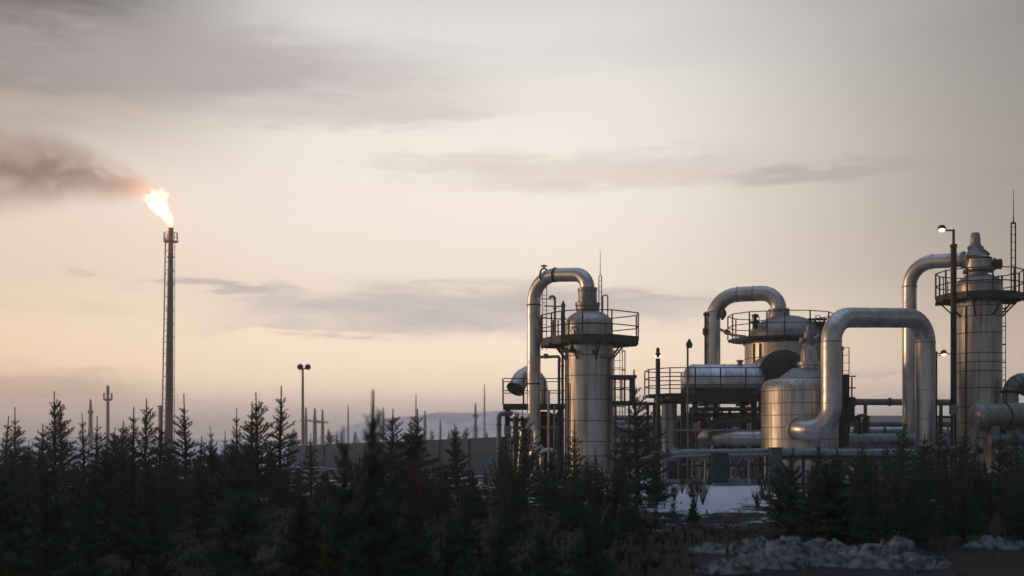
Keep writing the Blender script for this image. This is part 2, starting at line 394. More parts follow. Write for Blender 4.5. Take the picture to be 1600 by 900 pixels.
# ================================================================== SETTING
# ground: one sheet to the horizon, finer and gently uneven near the camera
def ground_h(x, y):
    near = max(0, min(1, (60 - y) / 20)) * max(0, min(1, (60 - abs(x)) / 20)) * max(0., min(1., (y + 20) / 10))
    h = (mnoise.noise(Vector((x * .16, y * .16, 1.3))) * .16 + mnoise.noise(Vector((x * .6, y * .6, 4.1))) * .05) * near
    return h
def make_ground():
    xs = sorted(set([-3000, -1200, -500, -220, -120, -80] + [-60 + i * .6 for i in range(201)] + [80, 120, 220, 500, 1200, 3000]))
    ys = sorted(set([-1500, -300, -80, -30, -10] + [-4 + i * .5 for i in range(132)] + [70, 90, 120, 200, 400, 900, 1800, 3000]))
    vs = [(x, y, ground_h(x, y)) for y in ys for x in xs]; W = len(xs)
    fs = [(j * W + i, j * W + i + 1, (j + 1) * W + i + 1, (j + 1) * W + i) for j in range(len(ys) - 1) for i in range(W - 1)]
    m = bpy.data.materials.new('ground_mix'); m.use_nodes = True; t = NT(m.node_tree); b = t.n['Principled BSDF']
    o = t.node('ShaderNodeTexCoord').outputs['Object']; gx, gy, gz = t.sep(o)
    n1 = t.noise(o, .55, 6, .6, .4); n2 = t.noise(o, 2.2, 6, .65, .3); n3 = t.noise(t.mapping(o, (1, 2.5, 1)), 5.5, 4, .6)
    heath = t.mix(t.sstep(n2, .35, .65), (.010, .016, .014, 1), (.019, .023, .021, 1))
    heath = t.mix(t.m('MULTIPLY', t.sstep(n3, .55, .8), .6), heath, (.032, .036, .036, 1))
    # how much snow lies: little under the young trees, most of the plant yard and all beyond
    amt = t.ramp(t.m('DIVIDE', gy, 100.0), [(0, .0), (.12, .06), (.2, .14), (.25, .22), (.29, .42), (.33, .56), (.42, .60), (.6, .56), (.8, .7), (1, .8)])
    side = t.sstep(t.m('ABSOLUTE', t.m('SUBTRACT', gx, t.m('MULTIPLY', gy, .20))), 7.0, 2.4, -.10, .25)
    amt = t.m('ADD', amt, side)
    nn = t.m('ADD', t.m('MULTIPLY', n1, .55), t.m('MULTIPLY', n2, .45))
    mask = t.sstep(t.m('SUBTRACT', t.m('ADD', nn, t.m('MULTIPLY', n3, .40)), t.m('SUBTRACT', 1.215, amt)), -.02, .03)
    c = t.mix(mask, heath, (.70, .73, .80, 1))
    t.put(b.inputs['Base Color'], c); b.inputs['Roughness'].default_value = .85; b.inputs['Specular IOR Level'].default_value = .15
    bn = t.node('ShaderNodeBump'); bn.inputs['Strength'].default_value = .7; bn.inputs['Distance'].default_value = .12
    t.put(bn.inputs['Height'], t.m('ADD', t.m('ADD', n2, t.m('MULTIPLY', n3, .5)), t.m('MULTIPLY', mask, .25))); t.l.new(bn.outputs[0], b.inputs['Normal'])
    mb = MB(); mb.v = [Vector(v) for v in vs]; mb.f = fs
    tag(mb.build('ground', m), kind='structure')
make_ground()

# snow covered hills on the horizon
def make_hills():
    m = bpy.data.materials.new('hill_mix'); m.use_nodes = True; t = NT(m.node_tree); b = t.n['Principled BSDF']
    o = t.node('ShaderNodeTexCoord').outputs['Object']
    n = t.noise(t.mapping(o, (.02, .02, .05)), 1.6, 6, .65, .5)
    t.put(b.inputs['Base Color'], t.mix(t.sstep(n, .48, .60), (.80, .84, .92, 1), (.48, .52, .60, 1))); b.inputs['Roughness'].default_value = .9
    Y0 = 640; k = Y0 / F
    def h(x, y):
        px = 800 + x / k; v = 0
        for c, wd, hh in ((610, 95, 36), (560, 60, 20), (685, 60, 22), (790, 70, 40), (860, 90, 26), (730, 60, 14), (980, 160, 20), (1320, 220, 12), (300, 200, 8), (60, 200, 12), (1700, 200, 14)):
            v += hh * math.exp(-((px - c) / wd) ** 2) * .86
        v = v * k * math.exp(-((y - Y0 - 40) / 60) ** 2)
        return v * (1 + .35 * mnoise.noise(Vector((x * .02, y * .02, 2)))) + .8 * mnoise.noise(Vector((x * .06, y * .06, 5))) * min(1, v) - .5
    xs = [-420 + i * 5 for i in range(169)]; ys = [560 + j * 8 for j in range(28)]; W = len(xs)
    mb = MB(); mb.v = [Vector((x, y, h(x, y))) for y in ys for x in xs]
    mb.f = [(j * W + i, j * W + i + 1, (j + 1) * W + i + 1, (j + 1) * W + i) for j in range(len(ys) - 1) for i in range(W - 1)]
    tag(mb.build('hills', m), kind='structure')
make_hills()

# haze
HAZE = .0011
hm = bpy.data.materials.new('haze_air'); hm.use_nodes = True; t = NT(hm.node_tree)
for n in list(t.n): t.n.remove(n)
pv = t.node('ShaderNodeVolumePrincipled'); pv.inputs['Density'].default_value = HAZE; pv.inputs['Density Attribute'].default_value = ''
pv.inputs['Color'].default_value = (.95, .93, .93, 1); pv.inputs['Anisotropy'].default_value = .7
mo = t.node('ShaderNodeOutputMaterial'); t.l.new(pv.outputs[0], mo.inputs['Volume'])
tag(MB().box((0, 700, 20.5), (6400, 4700, 50)).build('haze', hm, None, False), kind='stuff')

# ================================================================== LEFT PROCESS COLUMN
def left_column():
    Y = 46.0; cx = X(920, Y); r = .97; z = lambda p: Z(p, Y)
    t = thing('process_column', 'tall silver column nearest the middle of the photo, with green platform and arched pipe', 'process column', (cx, Y, 0))
    sh = MB().lathe([(r + .12, 0), (r + .12, .25), (r, .3), (r, z(508))], (cx, Y, 0), 64).build('shell', 'cladding', t)
    zs = [z(p) for p in (738, 712, 690, 658, 625, 588, 557, 508)]
    b = MB(); bands(b, cx, Y, r, zs); b.each('seam_band', 'band_dark', sh)
    st = MB()                                         # stiffening pipes running up the shell
    for a, zt in ((-2.75, z(545)), (-2.55, z(600)), (-.72, z(560))):
        st.tube([(cx + math.cos(a) * (r + .05), Y + math.sin(a) * (r + .05), .2), (cx + math.cos(a) * (r + .05), Y + math.sin(a) * (r + .05), zt)], .025, 8)
    st.box((cx + .18, Y - r - .03, z(553)), (.25, .1, .14)); st.box((cx + .52, Y - r + .12, z(561)), (.5, .08, .06))
    st.build('riser_pipe', 'rust', sh)
    MB().lathe(dome(r, z(508), z(487) - z(508), .44) , (cx, Y, 0), 64).build('dome', 'cladding', t)
    nk = MB().lathe([(.44, z(488)), (.47, z(484)), (.47, z(479)), (.5, z(478)), (.5, z(474)), (.38, z(473)), (.37, z(456)), (.4, z(455)), (.4, z(450)), (.3, z(449))], (cx - .05, Y, 0), 40).build('nozzle', 'dull_cladding', t)
    bl = MB()
    for k in range(16): a = k * math.pi / 8; bl.lathe([(.02, z(479) - .03), (.02, z(473) + .02)], (cx - .05 + .475 * math.cos(a), Y + .475 * math.sin(a), 0), 6)
    bl.each('bolt', 'dark_steel', nk)
    pp, path = big_pipe('overhead_pipe', [(cx - .05, Y, z(451)), (cx - .05, Y, z(429)), (X(834, 47.6), 47.6, Z(430, 47.6)), (X(834, 47.6), 47.6, 1.2)], .285, 1.05, 'pipe_cladding', t, 8)
    c = MB()
    for px, py, yy in ((850, 430, 47.2), (868, 429.5, 46.9)): c.ring(P(px, py, yy), P(920, 429, 46) - P(834, 430, 47.6), .285, .06, .025, 28)
    q = P(850, 421, 47.2); c.tube([q, q + Vector((0, 0, .2))], .03, 8); c.wheel(q + Vector((0, 0, .14)), (0, 0, 1), .13, .02)
    c.ring(P(834, 477, 47.6), (0, 0, 1), .285, .06, .02, 28); c.ring(P(834, 600, 47.6), (0, 0, 1), .285, .06, .02, 28)
    c.each('pipe_clamp', 'green_steel', pp)
    poly = [(1.95, -.45), (1.98, .55), (.95, 1.7), (-.9, 1.95), (-1.9, 1.45), (-1.9, .35), (-1.15, -1.15), (-.35, -1.55), (.8, -1.5)]
    platform(t, cx, Y, z(534), poly, r)
    # lightning mast and rod
    mx = X(937, Y); lm = MB()
    for dx in (-.055, .055): lm.tube([(mx + dx, Y - .3, z(500)), (mx + dx, Y - .3, z(434))], .022, 6)
    lm.tube([(mx - .055, Y - .3, z(434)), (mx, Y - .3, z(431)), (mx + .055, Y - .3, z(434))], .022, 6)
    for p in range(440, 500, 9): lm.tube([(mx - .055, Y - .3, z(p)), (mx + .055, Y - .3, z(p))], .012, 5)
    ms_ = lm.build('mast', 'galv', t); MB().tube([(mx, Y - .3, z(432)), (mx, Y - .3, z(393))], [.018, .009], 6).build('lightning_rod', 'galv', ms_)
    hp = MB(); x0, x1 = X(941, Y), X(949, Y); pth, _ = fillet([(x0, Y - .2, z(500)), (x0, Y - .2, z(462)), (x1, Y - .2, z(462)), (x1, Y - .2, z(530))], .09, 5); hp.tube(pth, .025, 8)
    hp.build('hoop_handrail', 'green_steel', t)
    # ladder from platform up past the overhead pipe on the left
    l = MB(); ladder(l, X(851, 46.6), 46.7, z(545), z(443), .17, False); l.bar(P(840, 467, 47.2), P(868, 467, 46.6), .05); l.bar(P(850, 478, 46.6), P(880, 479, 46.4), .05)
    l.build('inspection_ladder', 'galv', t)
    # vents and posts standing on the platform
    v = MB(); a, _ = fillet([P(867, 533, 46.4), P(867, 465, 46.4), P(861, 461, 46.4), P(859, 466, 46.4)], .09, 4); v.tube(a, .05, 10)
    v.ring(P(867, 482, 46.4), (0, 0, 1), .05, .05, .03, 12); v.build('vent_pipe', 'grey_steel', t)
    v = MB(); v.tube([P(880, 533, 45.2), P(880, 480, 45.2)], .075, 12); v.lathe([(.05, 0), (.09, .02), (.09, .1), (.05, .16), (.05, .22), (.02, .25)], P(880, 480, 45.2), 12)
    v.ring(P(880, 497, 45.2), (0, 0, 1), .075, .06, .03, 14); v.build('relief_pipe', 'blue_paint', t)
    v = MB(); v.tube([P(889, 500, 45.0), P(889, 530, 45.0)], .03, 8)
    for px in (864, 872): v.tube([P(px, 500, 46.2), P(px, 534, 46.2)], .03, 8)
    v.wheel(P(898, 517, 44.9), (0, -1, .2), .16, .018); v.tube([P(898, 517, 44.9), P(898, 531, 44.9)], .03, 8); v.bar(P(889, 524, 44.9), P(905, 524, 44.9), .05)
    v.build('valve_gear', 'green_steel', t)
    # pipes that come down the left side
    for px, pt, pb, rr, mt in ((879, 542, 748, .055, 'green_steel'), (873.5, 562, 748, .06, 'green_steel'), (866, 633, 748, .045, 'galv'), (857.5, 610, 748, .05, 'galv')):
        a = MB().tube([P(px, pt, 45.6), P(px, pb, 45.6)], rr, 10)
        for py in range(pt + 30, pb, 52): a.ring(P(px, py, 45.6), (0, 0, 1), rr, .05, .02, 12)
        a.build('down_pipe', mt, t)
    a = MB(); p_, _ = fillet([P(843, 558, 46.6), P(874, 557, 45.6), P(874, 566, 45.6)], .12, 5); a.tube(p_, .06, 10); a.lathe([(.05, -.1), (.1, -.08), (.1, .08), (.05, .1)], P(853, 556.5, 46.3), 12); a.build('cross_pipe', 'green_steel', t)
    # small hanging valve below the deck
    a = MB(); p_, _ = fillet([P(893, 540, 44.8), P(893, 548, 44.8), P(879, 548, 45.4)], .1, 4); a.tube(p_, .08, 10); a.wheel(P(875, 546, 45.2), (1, -.6, 0), .12, .02); a.build('drain_valve', 'green_steel', t)
    # caged ladder and landing on the right
    l = MB(); ladder(l, X(966, 46.2), 46.2, .2, z(530), .34, True); l.build('caged_ladder', 'galv', t)
    lx0, lx1 = X(955, 46.3), X(987, 46.3); zl = z(627)
    d = MB(); slab(d, [(lx0, 45.6), (lx1, 45.6), (lx1, 47.0), (lx0, 47.0)], zl, .16); dk = d.build('landing', 'green_steel', t, False)
    rl = MB(); railing(rl, [(lx0 + .1, 45.6, zl), (lx1, 45.6, zl), (lx1, 47.0, zl), (lx0 + .1, 47.0, zl)], 1.02, False, .025, .02, .4); rl.build('railing', 'green_steel', dk)
    cp = MB(); slab(cp, [(lx0 - .1, 45.5), (lx1 + .12, 45.5), (lx1 + .12, 47.1), (lx0 - .1, 47.1)], z(587), .12); cp.build('canopy', 'blue_paint', dk, False)
    lg = MB()
    for px in (962, 983): lg.bar(P(px, 632, 46.9), P(px, 748, 46.9), .08)
    lg.build('leg', 'green_steel', dk, False)
left_column()

# ================================================================== LEFT WORK PLATFORM, VENT DUCT, SMALL FRAMES
def left_yard():
    Y = 48.5; z = lambda p: Z(p, Y)
    x0, x1 = X(786, Y), X(882, Y); zd = z(632)
    t = thing('work_platform', 'green steel work platform with railings left of the tall middle column', 'platform', ((x0 + x1) / 2, Y, 0))
    d = MB(); slab(d, [(x0, Y - 1), (x1, Y - 1), (x1, Y + 1.4), (x0, Y + 1.4)], zd, .2); d.build('deck', 'green_steel', t, False)
    r = MB(); railing(r, [(x1, Y - 1, zd), (x0, Y - 1, zd), (x0, Y + 1.4, zd), (x1, Y + 1.4, zd)], 1.05, False, .025, .022, .75); r.build('railing', 'green_steel', t)
    for px, yy in ((792, Y - .9), (876, Y - .9), (794, Y + 1.3), (878, Y + 1.3), (835, Y + 1.3)):
        MB().bar((X(px, yy), yy, 0), (X(px, yy), yy, zd - .2), .17).build('leg', 'dark_steel', t, False)
    b = MB(); b.bar((x0 + .2, Y - .9, z(690)), (x1 - .2, Y - .9, z(690)), .1); b.bar((x0 + .2, Y - .9, z(745)), (x1 - .2, Y - .9, z(640)), .07); b.bar((x0 + .2, Y + 1.3, z(690)), (x1 - .2, Y + 1.3, z(690)), .1)
    b.each('brace', 'dark_steel', t, False)
    # hooded vent duct: comes up through the deck, arches to the left and opens downwards
    t = thing('vent_duct', 'fat silver vent duct bent over like a hood above the small green platform', 'duct', (X(846, Y + .5), Y + .5, zd))
    y = Y + .5
    pts, mk = fillet([P(843, 631, y), P(843, 586, y), P(818, 585, y - .2), P(806, 607, y - .6)], .6, 8)
    MB().tube(pts, .36, 28, False).build('duct', 'pipe_cladding', t)
    sm = MB()
    for i in mk[::2]: sm.ring(pts[i], pts[min(i + 1, len(pts) - 1)] - pts[i - 1], .36, .03, .008, 28)
    sm.each('seam_band', 'cladding', t)
    ax = (pts[-1] - pts[-2]).normalized()
    MB().lathe([(.36, -.02), (.40, 0), (.40, .08), (.36, .08), (.34, .03), (.02, -.1)], pts[-1], 28, ax).build('mouth', 'dark_head', t)  # dark disc across the opening, shade inside the duct put into its colour
    # inverted-L pipe
    t = thing('bent_pipe', 'thin grey pipe bent over at its top, at the near end of the low wall', 'pipe', (X(779, 46.5), 46.5, 0))
    p_, _ = fillet([P(779.5, 750, 46.5), P(779.5, 647, 46.5), P(800, 646, 46.8)], .18, 6); MB().tube(p_, .1, 14).build('pipe', 'grey_steel', t)
    a = MB()
    for py in (664, 700, 735): a.ring(P(779.5, py, 46.5), (0, 0, 1), .1, .05, .025, 14)
    a.each('flange', 'dark_steel', t)
    MB().box(P(784, 703, 46.2), (.2, .02, .09)).build('sign_plate', 'red_paint', t, False)
    # machinery under the platform: vertical pump, horizontal pipe with elbow, small vessel
    t = thing('pump', 'shiny pump casing with elbow under the green platform beside the down pipes', 'pump', (X(836, 47.3), 47.3, 0))
    MB().lathe([(.3, 0), (.3, .25), (.16, .3), (.16, .7), (.28, .75), (.34, .9), (.34, 1.25), (.24, 1.42), (.1, 1.5)], (X(838, 47.0), 47.0, 0), 24).build('casing', 'pipe_cladding', t)
    p_, _ = fillet([P(839, 690, 46.9), P(839, 668, 46.9), P(818, 668, 47.2), P(812, 740, 47.4)], .3, 6); MB().tube(p_, .15, 16).build('elbow', 'pipe_cladding', t)
    MB().box((X(838, 47.0), 47.0, .05), (.9, .7, .1)).build('plinth', 'concrete', t, False)
    t = thing('instrument_pipe', 'narrow rust-streaked vertical pipe under the left of the small green platform', 'pipe', (X(806, 47.4), 47.4, 0))
    a = MB().tube([P(806, 748, 47.4), P(806, 652, 47.4)], .11, 14)
    for py in (660, 676, 700): a.ring(P(806, py, 47.4), (0, 0, 1), .11, .05, .04, 14)
    a.build('pipe', 'rust', t); MB().lathe([(.11, 0), (.15, .03), (.15, .12), (.06, .2)], P(806, 652, 47.4), 14).build('cap', 'pipe_cladding', t)
    handwheel_valve('green hand wheel valve low down under the small green platform', (X(822, 46.9), 46.9, ground_h(X(822, 46.9), 46.9)), .2, 1.3)
    t = thing('heat_exchanger', 'dark dull vessel standing behind the leg of the arched pipe, under the small platform', 'vessel', (X(848, 49), 49, 0))
    MB().lathe([(.6, 0), (.6, 2.5)] + dome(.6, 2.5, .35, .06), (X(849, 49), 49, 0), 32).build('shell', 'dark_head', t)
    a = MB(); bands(a, X(849, 49), 49, .6, (.5, 1.1, 1.7, 2.3)); a.each('seam_band', 'dark_steel', t)
left_yard()

# ================================================================== DRUM PLATFORM AND HORIZONTAL DRUM
def drum():
    Y = 46.5; z = lambda p: Z(p, Y); zd = z(617)
    x0, x1 = X(1011, Y), X(1190, Y)
    t = thing('steel_platform', 'green steel platform carrying the long horizontal drum, railed at its left end', 'platform', ((x0 + x1) / 2, Y, 0))
    pl = [(x0, Y - .6), (x0 + .7, Y - 1.7), (x1, Y - 1.7), (x1, Y + 1.5), (x0 + .6, Y + 1.5), (x0, Y + .8)]
    d = MB(); slab(d, pl, zd, .10); d.build('deck', 'green_steel', t, False)
    b = MB()
    for yy in (Y - 1.6, Y + 1.4): b.bar((x0 + .7, yy, zd - .22), (x1, yy, zd - .22), .12, .22)
    for px in (1030, 1070, 1110, 1150): b.bar((X(px, Y), Y - 1.5, zd - .2), (X(px, Y), Y + 1.4, zd - .2), .1, .18)
    b.bar((X(1068, Y), Y - 1.55, z(641)), (x1, Y - 1.55, z(641)), .12, .16)
    b.build('beam', 'green_steel', t, False)
    r = MB(); railing(r, [(x1, Y - 1.7, zd), (x0 + .7, Y - 1.7, zd), (x0, Y - .6, zd), (x0, Y + .8, zd), (x0 + .6, Y + 1.5, zd), (x1, Y + 1.5, zd)], 1.0, False, .024, .022, .95, (.33, .66)); r.build('railing', 'green_steel', t)
    for px, yy in ((1068, Y - 1.5), (1086, Y - 1.2), (1024, Y + 1.2), (1118, Y + 1.3), (1160, Y + 1.3), (1178, Y - 1.4)):
        MB().bar((X(px, yy), yy, 0), (X(px, yy), yy, zd - .33), .2).build('leg', 'dark_steel', t, False)
    # the drum
    t = thing('horizontal_drum', 'long silver horizontal drum with rounded ends lying on the green platform', 'pressure vessel', (X(1128, Y), Y, zd))
    r_ = .80; zc = zd + .45; xa, xb = X(1083, Y), X(1176, Y); prof = []
    for i in range(8): a = i / 7 * math.pi / 2; prof.append((r_ * math.sin(a), -.5 * math.cos(a)))
    prof2 = [(r, (xb - xa) - h) for r, h in reversed(prof)]
    sh = MB().lathe(prof + prof2, (xa, Y, zc), 48, (1, 0, 0)).build('shell', 'pipe_cladding', t)
    b = MB()
    for f in (0, .25, .5, .75, 1): b.ring((xa + (xb - xa) * f, Y, zc), (1, 0, 0), r_, .05, .012, 48)
    b.each('seam_band', 'cladding', sh)
    s_ = MB()
    for f in (.18, .82): s_.box((xa + (xb - xa) * f, Y, zd - .2), (.22, 1.5, .5))
    s_.each('saddle', 'dark_steel', t, False)
    n_ = MB()
    for f in (.78,): n_.lathe([(.1, 0), (.1, .12), (.15, .13), (.15, .19), (.04, .2)], (xa + (xb - xa) * f, Y - .1, zc + r_ - .03), 14)
    n_.each('nozzle', 'dull_cladding', t)
    # pipes lying on the deck in front of the drum
    for k, (py, mt, rr, a, b_) in enumerate(((606, 'yellow_paint', .11, 1086, 1176), (600, 'grey_steel', .09, 1068, 1184))):
        y = Y - 1.15 - .28 * k
        t2 = thing('deck_pipe', ('ochre yellow pipe lying along the deck below the drum', 'grey pipe on the deck edge running behind the railing of the drum platform')[k], 'pipe', (X(1130, y), y, zd))
        p_, _ = fillet([(X(a, y), y, zd), (X(a, y), y, zd + .28 - .05 * k), (X(b_, y), y, zd + .28 - .05 * k), (X(b_, y), y, zd)], .15, 5); MB().tube(p_, rr, 12).build('pipe', mt, t2)
    # vertical pipes and kit below the deck
    def vpipe(px, pt, pb, y, rr, mat, label, cat='pipe', cap=True):
        t = thing('vertical_pipe', label, cat, (X(px, y), y, 0)); a = MB().tube([P(px, pt, y), (X(px, y), y, 0)], rr, 20); a.build('pipe', mat, t)
        b = MB()
        for f in (.2, .5, .8): b.ring((X(px, y), y, Z(pt, y) * f), (0, 0, 1), rr, .05, .015, 20)
        b.each('flange', 'dull_cladding', t)
    vpipe(1038.5, 631, 0, 45.6, .115, 'pipe_cladding', 'bright narrow vertical pipe under the railed end of the drum platform')
    vpipe(1050, 631, 0, 46.2, .2, 'cladding', 'thick dull grey vertical pipe under the railed end of the drum platform')
    vpipe(1099, 641, 0, 48.4, .16, 'red_paint', 'faded red vertical pipe behind the legs of the drum platform')
    vpipe(1118, 641, 0, 49.5, .22, 'galv', 'pale grey vertical pipe behind the thick horizontal pipe under the drum platform')
    t = thing('thick_pipe', 'thick dark horizontal pipe ending at the banded vessel below the drum platform', 'pipe', (X(1155, 45), 45, 0))
    p_, _ = fillet([P(1096, 720, 46.4), P(1100, 683, 46.4), P(1118, 684, 45.2), P(1200, 684, 44.6)], .45, 6); MB().tube(p_, .32, 26).build('pipe', 'pipe_cladding', t)
    b = MB()
    for px in (1125, 1150, 1175): b.ring(P(px, 684, 45.15 - (px - 1118) * .0073), (1, 0, 0), .32, .05, .012, 26)
    b.each('seam_band', 'cladding', t)
    b = MB()
    for px in (1130, 1180): b.box((X(px, 45), 45, .65), (.2, .5, 1.3))
    b.each('support', 'concrete', t, False)
    t = thing('thick_pipe', 'slanting grey pipe above the thick dark horizontal pipe under the platform', 'pipe', (X(1140, 47.5), 47.5, 0))
    p_, _ = fillet([P(1098, 735, 47.6), P(1104, 668, 47.6), P(1128, 657, 47.6), P(1190, 652, 47.0)], .5, 6); MB().tube(p_, .2, 20).build('pipe', 'galv', t)
    b = MB()
    for px in (1132, 1160): b.bar((X(px, 47.4), 47.4, 0), P(px, 662, 47.4), .14)
    b.each('support', 'dark_steel', t, False)
    for k, (px, y, lab) in enumerate(((1132, 50.5, 'left'), (1152, 50.5, 'right'))):
        t = thing('gas_bottle_tank', ('small pale upright tank seen under the drum platform, the nearer to the red pipe', 'small pale upright tank seen under the drum platform, the nearer to the banded vessel')[k], 'tank', (X(px, y), y, 0))
        MB().lathe([(.26, 0), (.26, 2.0)] + dome(.26, 2.0, .2, .04), (X(px, y), y, 0), 24).build('shell', 'galv', t)
        MB().lathe([(.04, 0), (.06, .1), (.02, .16)], (X(px, y), y, 2.2), 10).build('valve', 'dark_steel', t)
drum()

# ================================================================== DOMED TANK BEHIND WITH ARCHED PIPE
def domed_tank():
    Y = 51.0; z = lambda p: Z(p, Y); px0 = 1228; cx = X(px0, Y); r = 1.82
    t = thing('domed_tank', 'broad domed tank behind the drum, ringed by a railing, pipe arching from its top', 'tank', (cx, Y, 0))
    sh = MB().lathe([(r + .1, 0), (r + .1, .2), (r, .22), (r, z(536))], (cx, Y, 0), 64).build('shell', 'cladding', t)
    zs = [z(p) for p in (690, 665, 640, 615, 588, 561, 537)]
    b = MB(); bands(b, cx, Y, r, zs); b.each('seam_band', 'band_dark', sh)
    st = MB()
    for a in (-2.45, -2.65): st.tube([(cx + math.cos(a) * (r + .04), Y + math.sin(a) * (r + .04), .2), (cx + math.cos(a) * (r + .04), Y + math.sin(a) * (r + .04), z(540))], .03, 8)
    st.build('riser_pipe', 'rust', sh)
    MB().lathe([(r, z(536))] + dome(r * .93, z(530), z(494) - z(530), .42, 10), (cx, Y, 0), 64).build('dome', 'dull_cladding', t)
    b = MB(); b.ring((cx, Y, z(536)), (0, 0, 1), r - .05, .14, .12, 64); b.ring((cx, Y, z(530)), (0, 0, 1), r * .93, .1, .05, 64); b.each('rim_band', 'dark_steel', t)
    nx = X(1217, Y)
    MB().lathe([(.50, z(500)), (.48, z(492)), (.48, z(490)), (.47, z(489)), (.47, z(483)), (.36, z(482))], (nx, Y, 0), 36).build('nozzle', 'dull_cladding', t)
    lx, ly = X(1114, 52.2), 52.2
    pp, path = big_pipe('overhead_pipe', [(nx, Y, z(485)), (nx, Y, z(457)), (lx, ly, Z(462, ly)), (lx, ly, .5)], .34, 1.15, 'pipe_cladding', t, 8)
    c = MB(); d_ = Vector((lx, ly, Z(462, ly))) - Vector((nx, Y, z(457)))
    for f in (.38, .62): c.ring(Vector((nx, Y, z(457))).lerp(Vector((lx, ly, Z(462, ly))), f), d_, .34, .05, .02, 28)
    c.ring((lx, ly, Z(488, ly)), (0, 0, 1), .34, .06, .02, 28); c.each('pipe_clamp', 'dull_cladding', pp)
    v = MB(); vp = P(1129, 490, 51.8); v.lathe([(.1, -.12), (.2, -.08), (.26, .0), (.2, .1), (.1, .16)], vp, 14, (1, 0, 0)); v.lathe([(.14, 0), (.06, -.26), (.02, -.3)], vp, 10); v.wheel(vp + Vector((.02, 0, .28)), (0, -.3, 1), .13, .02); v.build('branch_valve', 'green_steel', pp)
    v = MB(); v.tube([P(1102.5, 492, 52), (X(1102.5, 52), 52, .3)], .06, 10); v.lathe([(.05, 0), (.11, .02), (.11, .14), (.03, .18)], P(1102.5, 494, 52), 10)
    for py in (515, 540): v.bar(P(1102.5, py, 52), P(1110, py, 52), .06)
    v.lathe([(.04, -.2), (.11, -.12), (.11, .12), (.04, .2)], P(1101.5, 518, 52), 10); v.build('side_pipe', 'green_steel', pp)
    n = 12; poly = [(2.12 * math.cos(2 * math.pi * (k + .5) / n), 2.12 * math.sin(2 * math.pi * (k + .5) / n)) for k in range(n)]
    poly = [((x - .45 if x < -1 else x), y) for x, y in poly]
    pl = [(cx + x, Y + y) for x, y in poly]; zd = z(530)
    inner = [(cx + 1.78 * math.cos(2 * math.pi * (k + .5) / n), Y + 1.78 * math.sin(2 * math.pi * (k + .5) / n)) for k in range(n)]
    d = MB(); vs = [(x, y, zd) for x, y in pl] + [(x, y, zd) for x, y in inner] + [(x, y, zd - .1) for x, y in pl] + [(x, y, zd - .1) for x, y in inner]; fs = []
    for i in range(n):
        j = (i + 1) % n; fs += [(i, j, n + j, n + i), (2 * n + j, 2 * n + i, 3 * n + i, 3 * n + j), (i, 2 * n + i, 2 * n + j, j), (n + j, 3 * n + j, 3 * n + i, n + i)]
    d.add(vs, fs); dk = d.build('deck', 'green_steel', t, False)
    rl = MB(); railing(rl, [(x, y, zd) for x, y in pl], 1.06, True, .026, .022, .9); rl.build('railing', 'green_steel', dk)
    v = MB(); v.lathe([(.12, 0), (.12, .25), (.2, .27), (.2, .33), (.07, .36), (.07, .5), (.15, .52), (.15, .62), (.03, .66)], P(1180, 503, 50) + Vector((0, 0, -.3)), 14); v.wheel(P(1181, 497, 50), (.3, -1, .2), .16, .02); v.build('vent_valve', 'green_steel', t)
    # machinery on the right of the deck
    v = MB()
    for px, a, b_, rr in ((1266, 498, 528, .06), (1273, 500, 528, .05), (1281, 503, 526, .26), (1288, 497, 528, .05)): v.tube([P(px, a, 50.2), P(px, b_, 50.2)], rr, 12)
    v.tube([P(1262, 499, 50.2), P(1292, 499, 50.2)], .05, 8); v.wheel(P(1278, 498, 50), (0, -1, .1), .15, .018); v.build('valve_manifold', 'dark_steel', t)
    v = MB(); p_, _ = fillet([P(1126, 515, 51.5), P(1143, 523, 50.6), P(1165, 526, 49.5)], .4, 5); v.tube(p_, .06, 10); v.lathe([(.05, -.15), (.12, -.1), (.12, .1), (.05, .15)], P(1136, 519, 51), 10, (1, 0, -.4)); v.build('sample_line', 'grey_steel', t)
    # horizontal vessel whose dished end faces the viewer
    Yh = 46.6; hx = X(1224, Yh); zc = Z(585, Yh); rr = 37 * Yh / F
    t = thing('horizontal_vessel', 'dark grey vessel end, round and dished, between the drum and the banded vessel', 'pressure vessel', (hx, Yh + 1.2, 0))
    pr = [(rr * math.sin(i / 8 * math.pi / 2), -.30 * math.cos(i / 8 * math.pi / 2)) for i in range(9)]
    MB().lathe(pr, (hx, Yh, zc), 56, (0, 1, 0)).build('dished_end', 'dark_head', t)
    MB().lathe([(rr, 0), (rr, 2.4)], (hx, Yh, zc), 56, (0, 1, 0)).build('shell', 'dull_cladding', t)
    b = MB(); b.ring((hx, Yh + .02, zc), (0, 1, 0), rr, .07, .04, 56); b.each('rim_band', 'dark_steel', t)
    s_ = MB()
    for yy in (Yh + .5, Yh + 1.9): s_.box((hx, yy, (zc - rr * .7) / 2), (1.2, .25, zc - rr * .7))
    s_.each('saddle', 'dark_steel', t, False)
domed_tank()

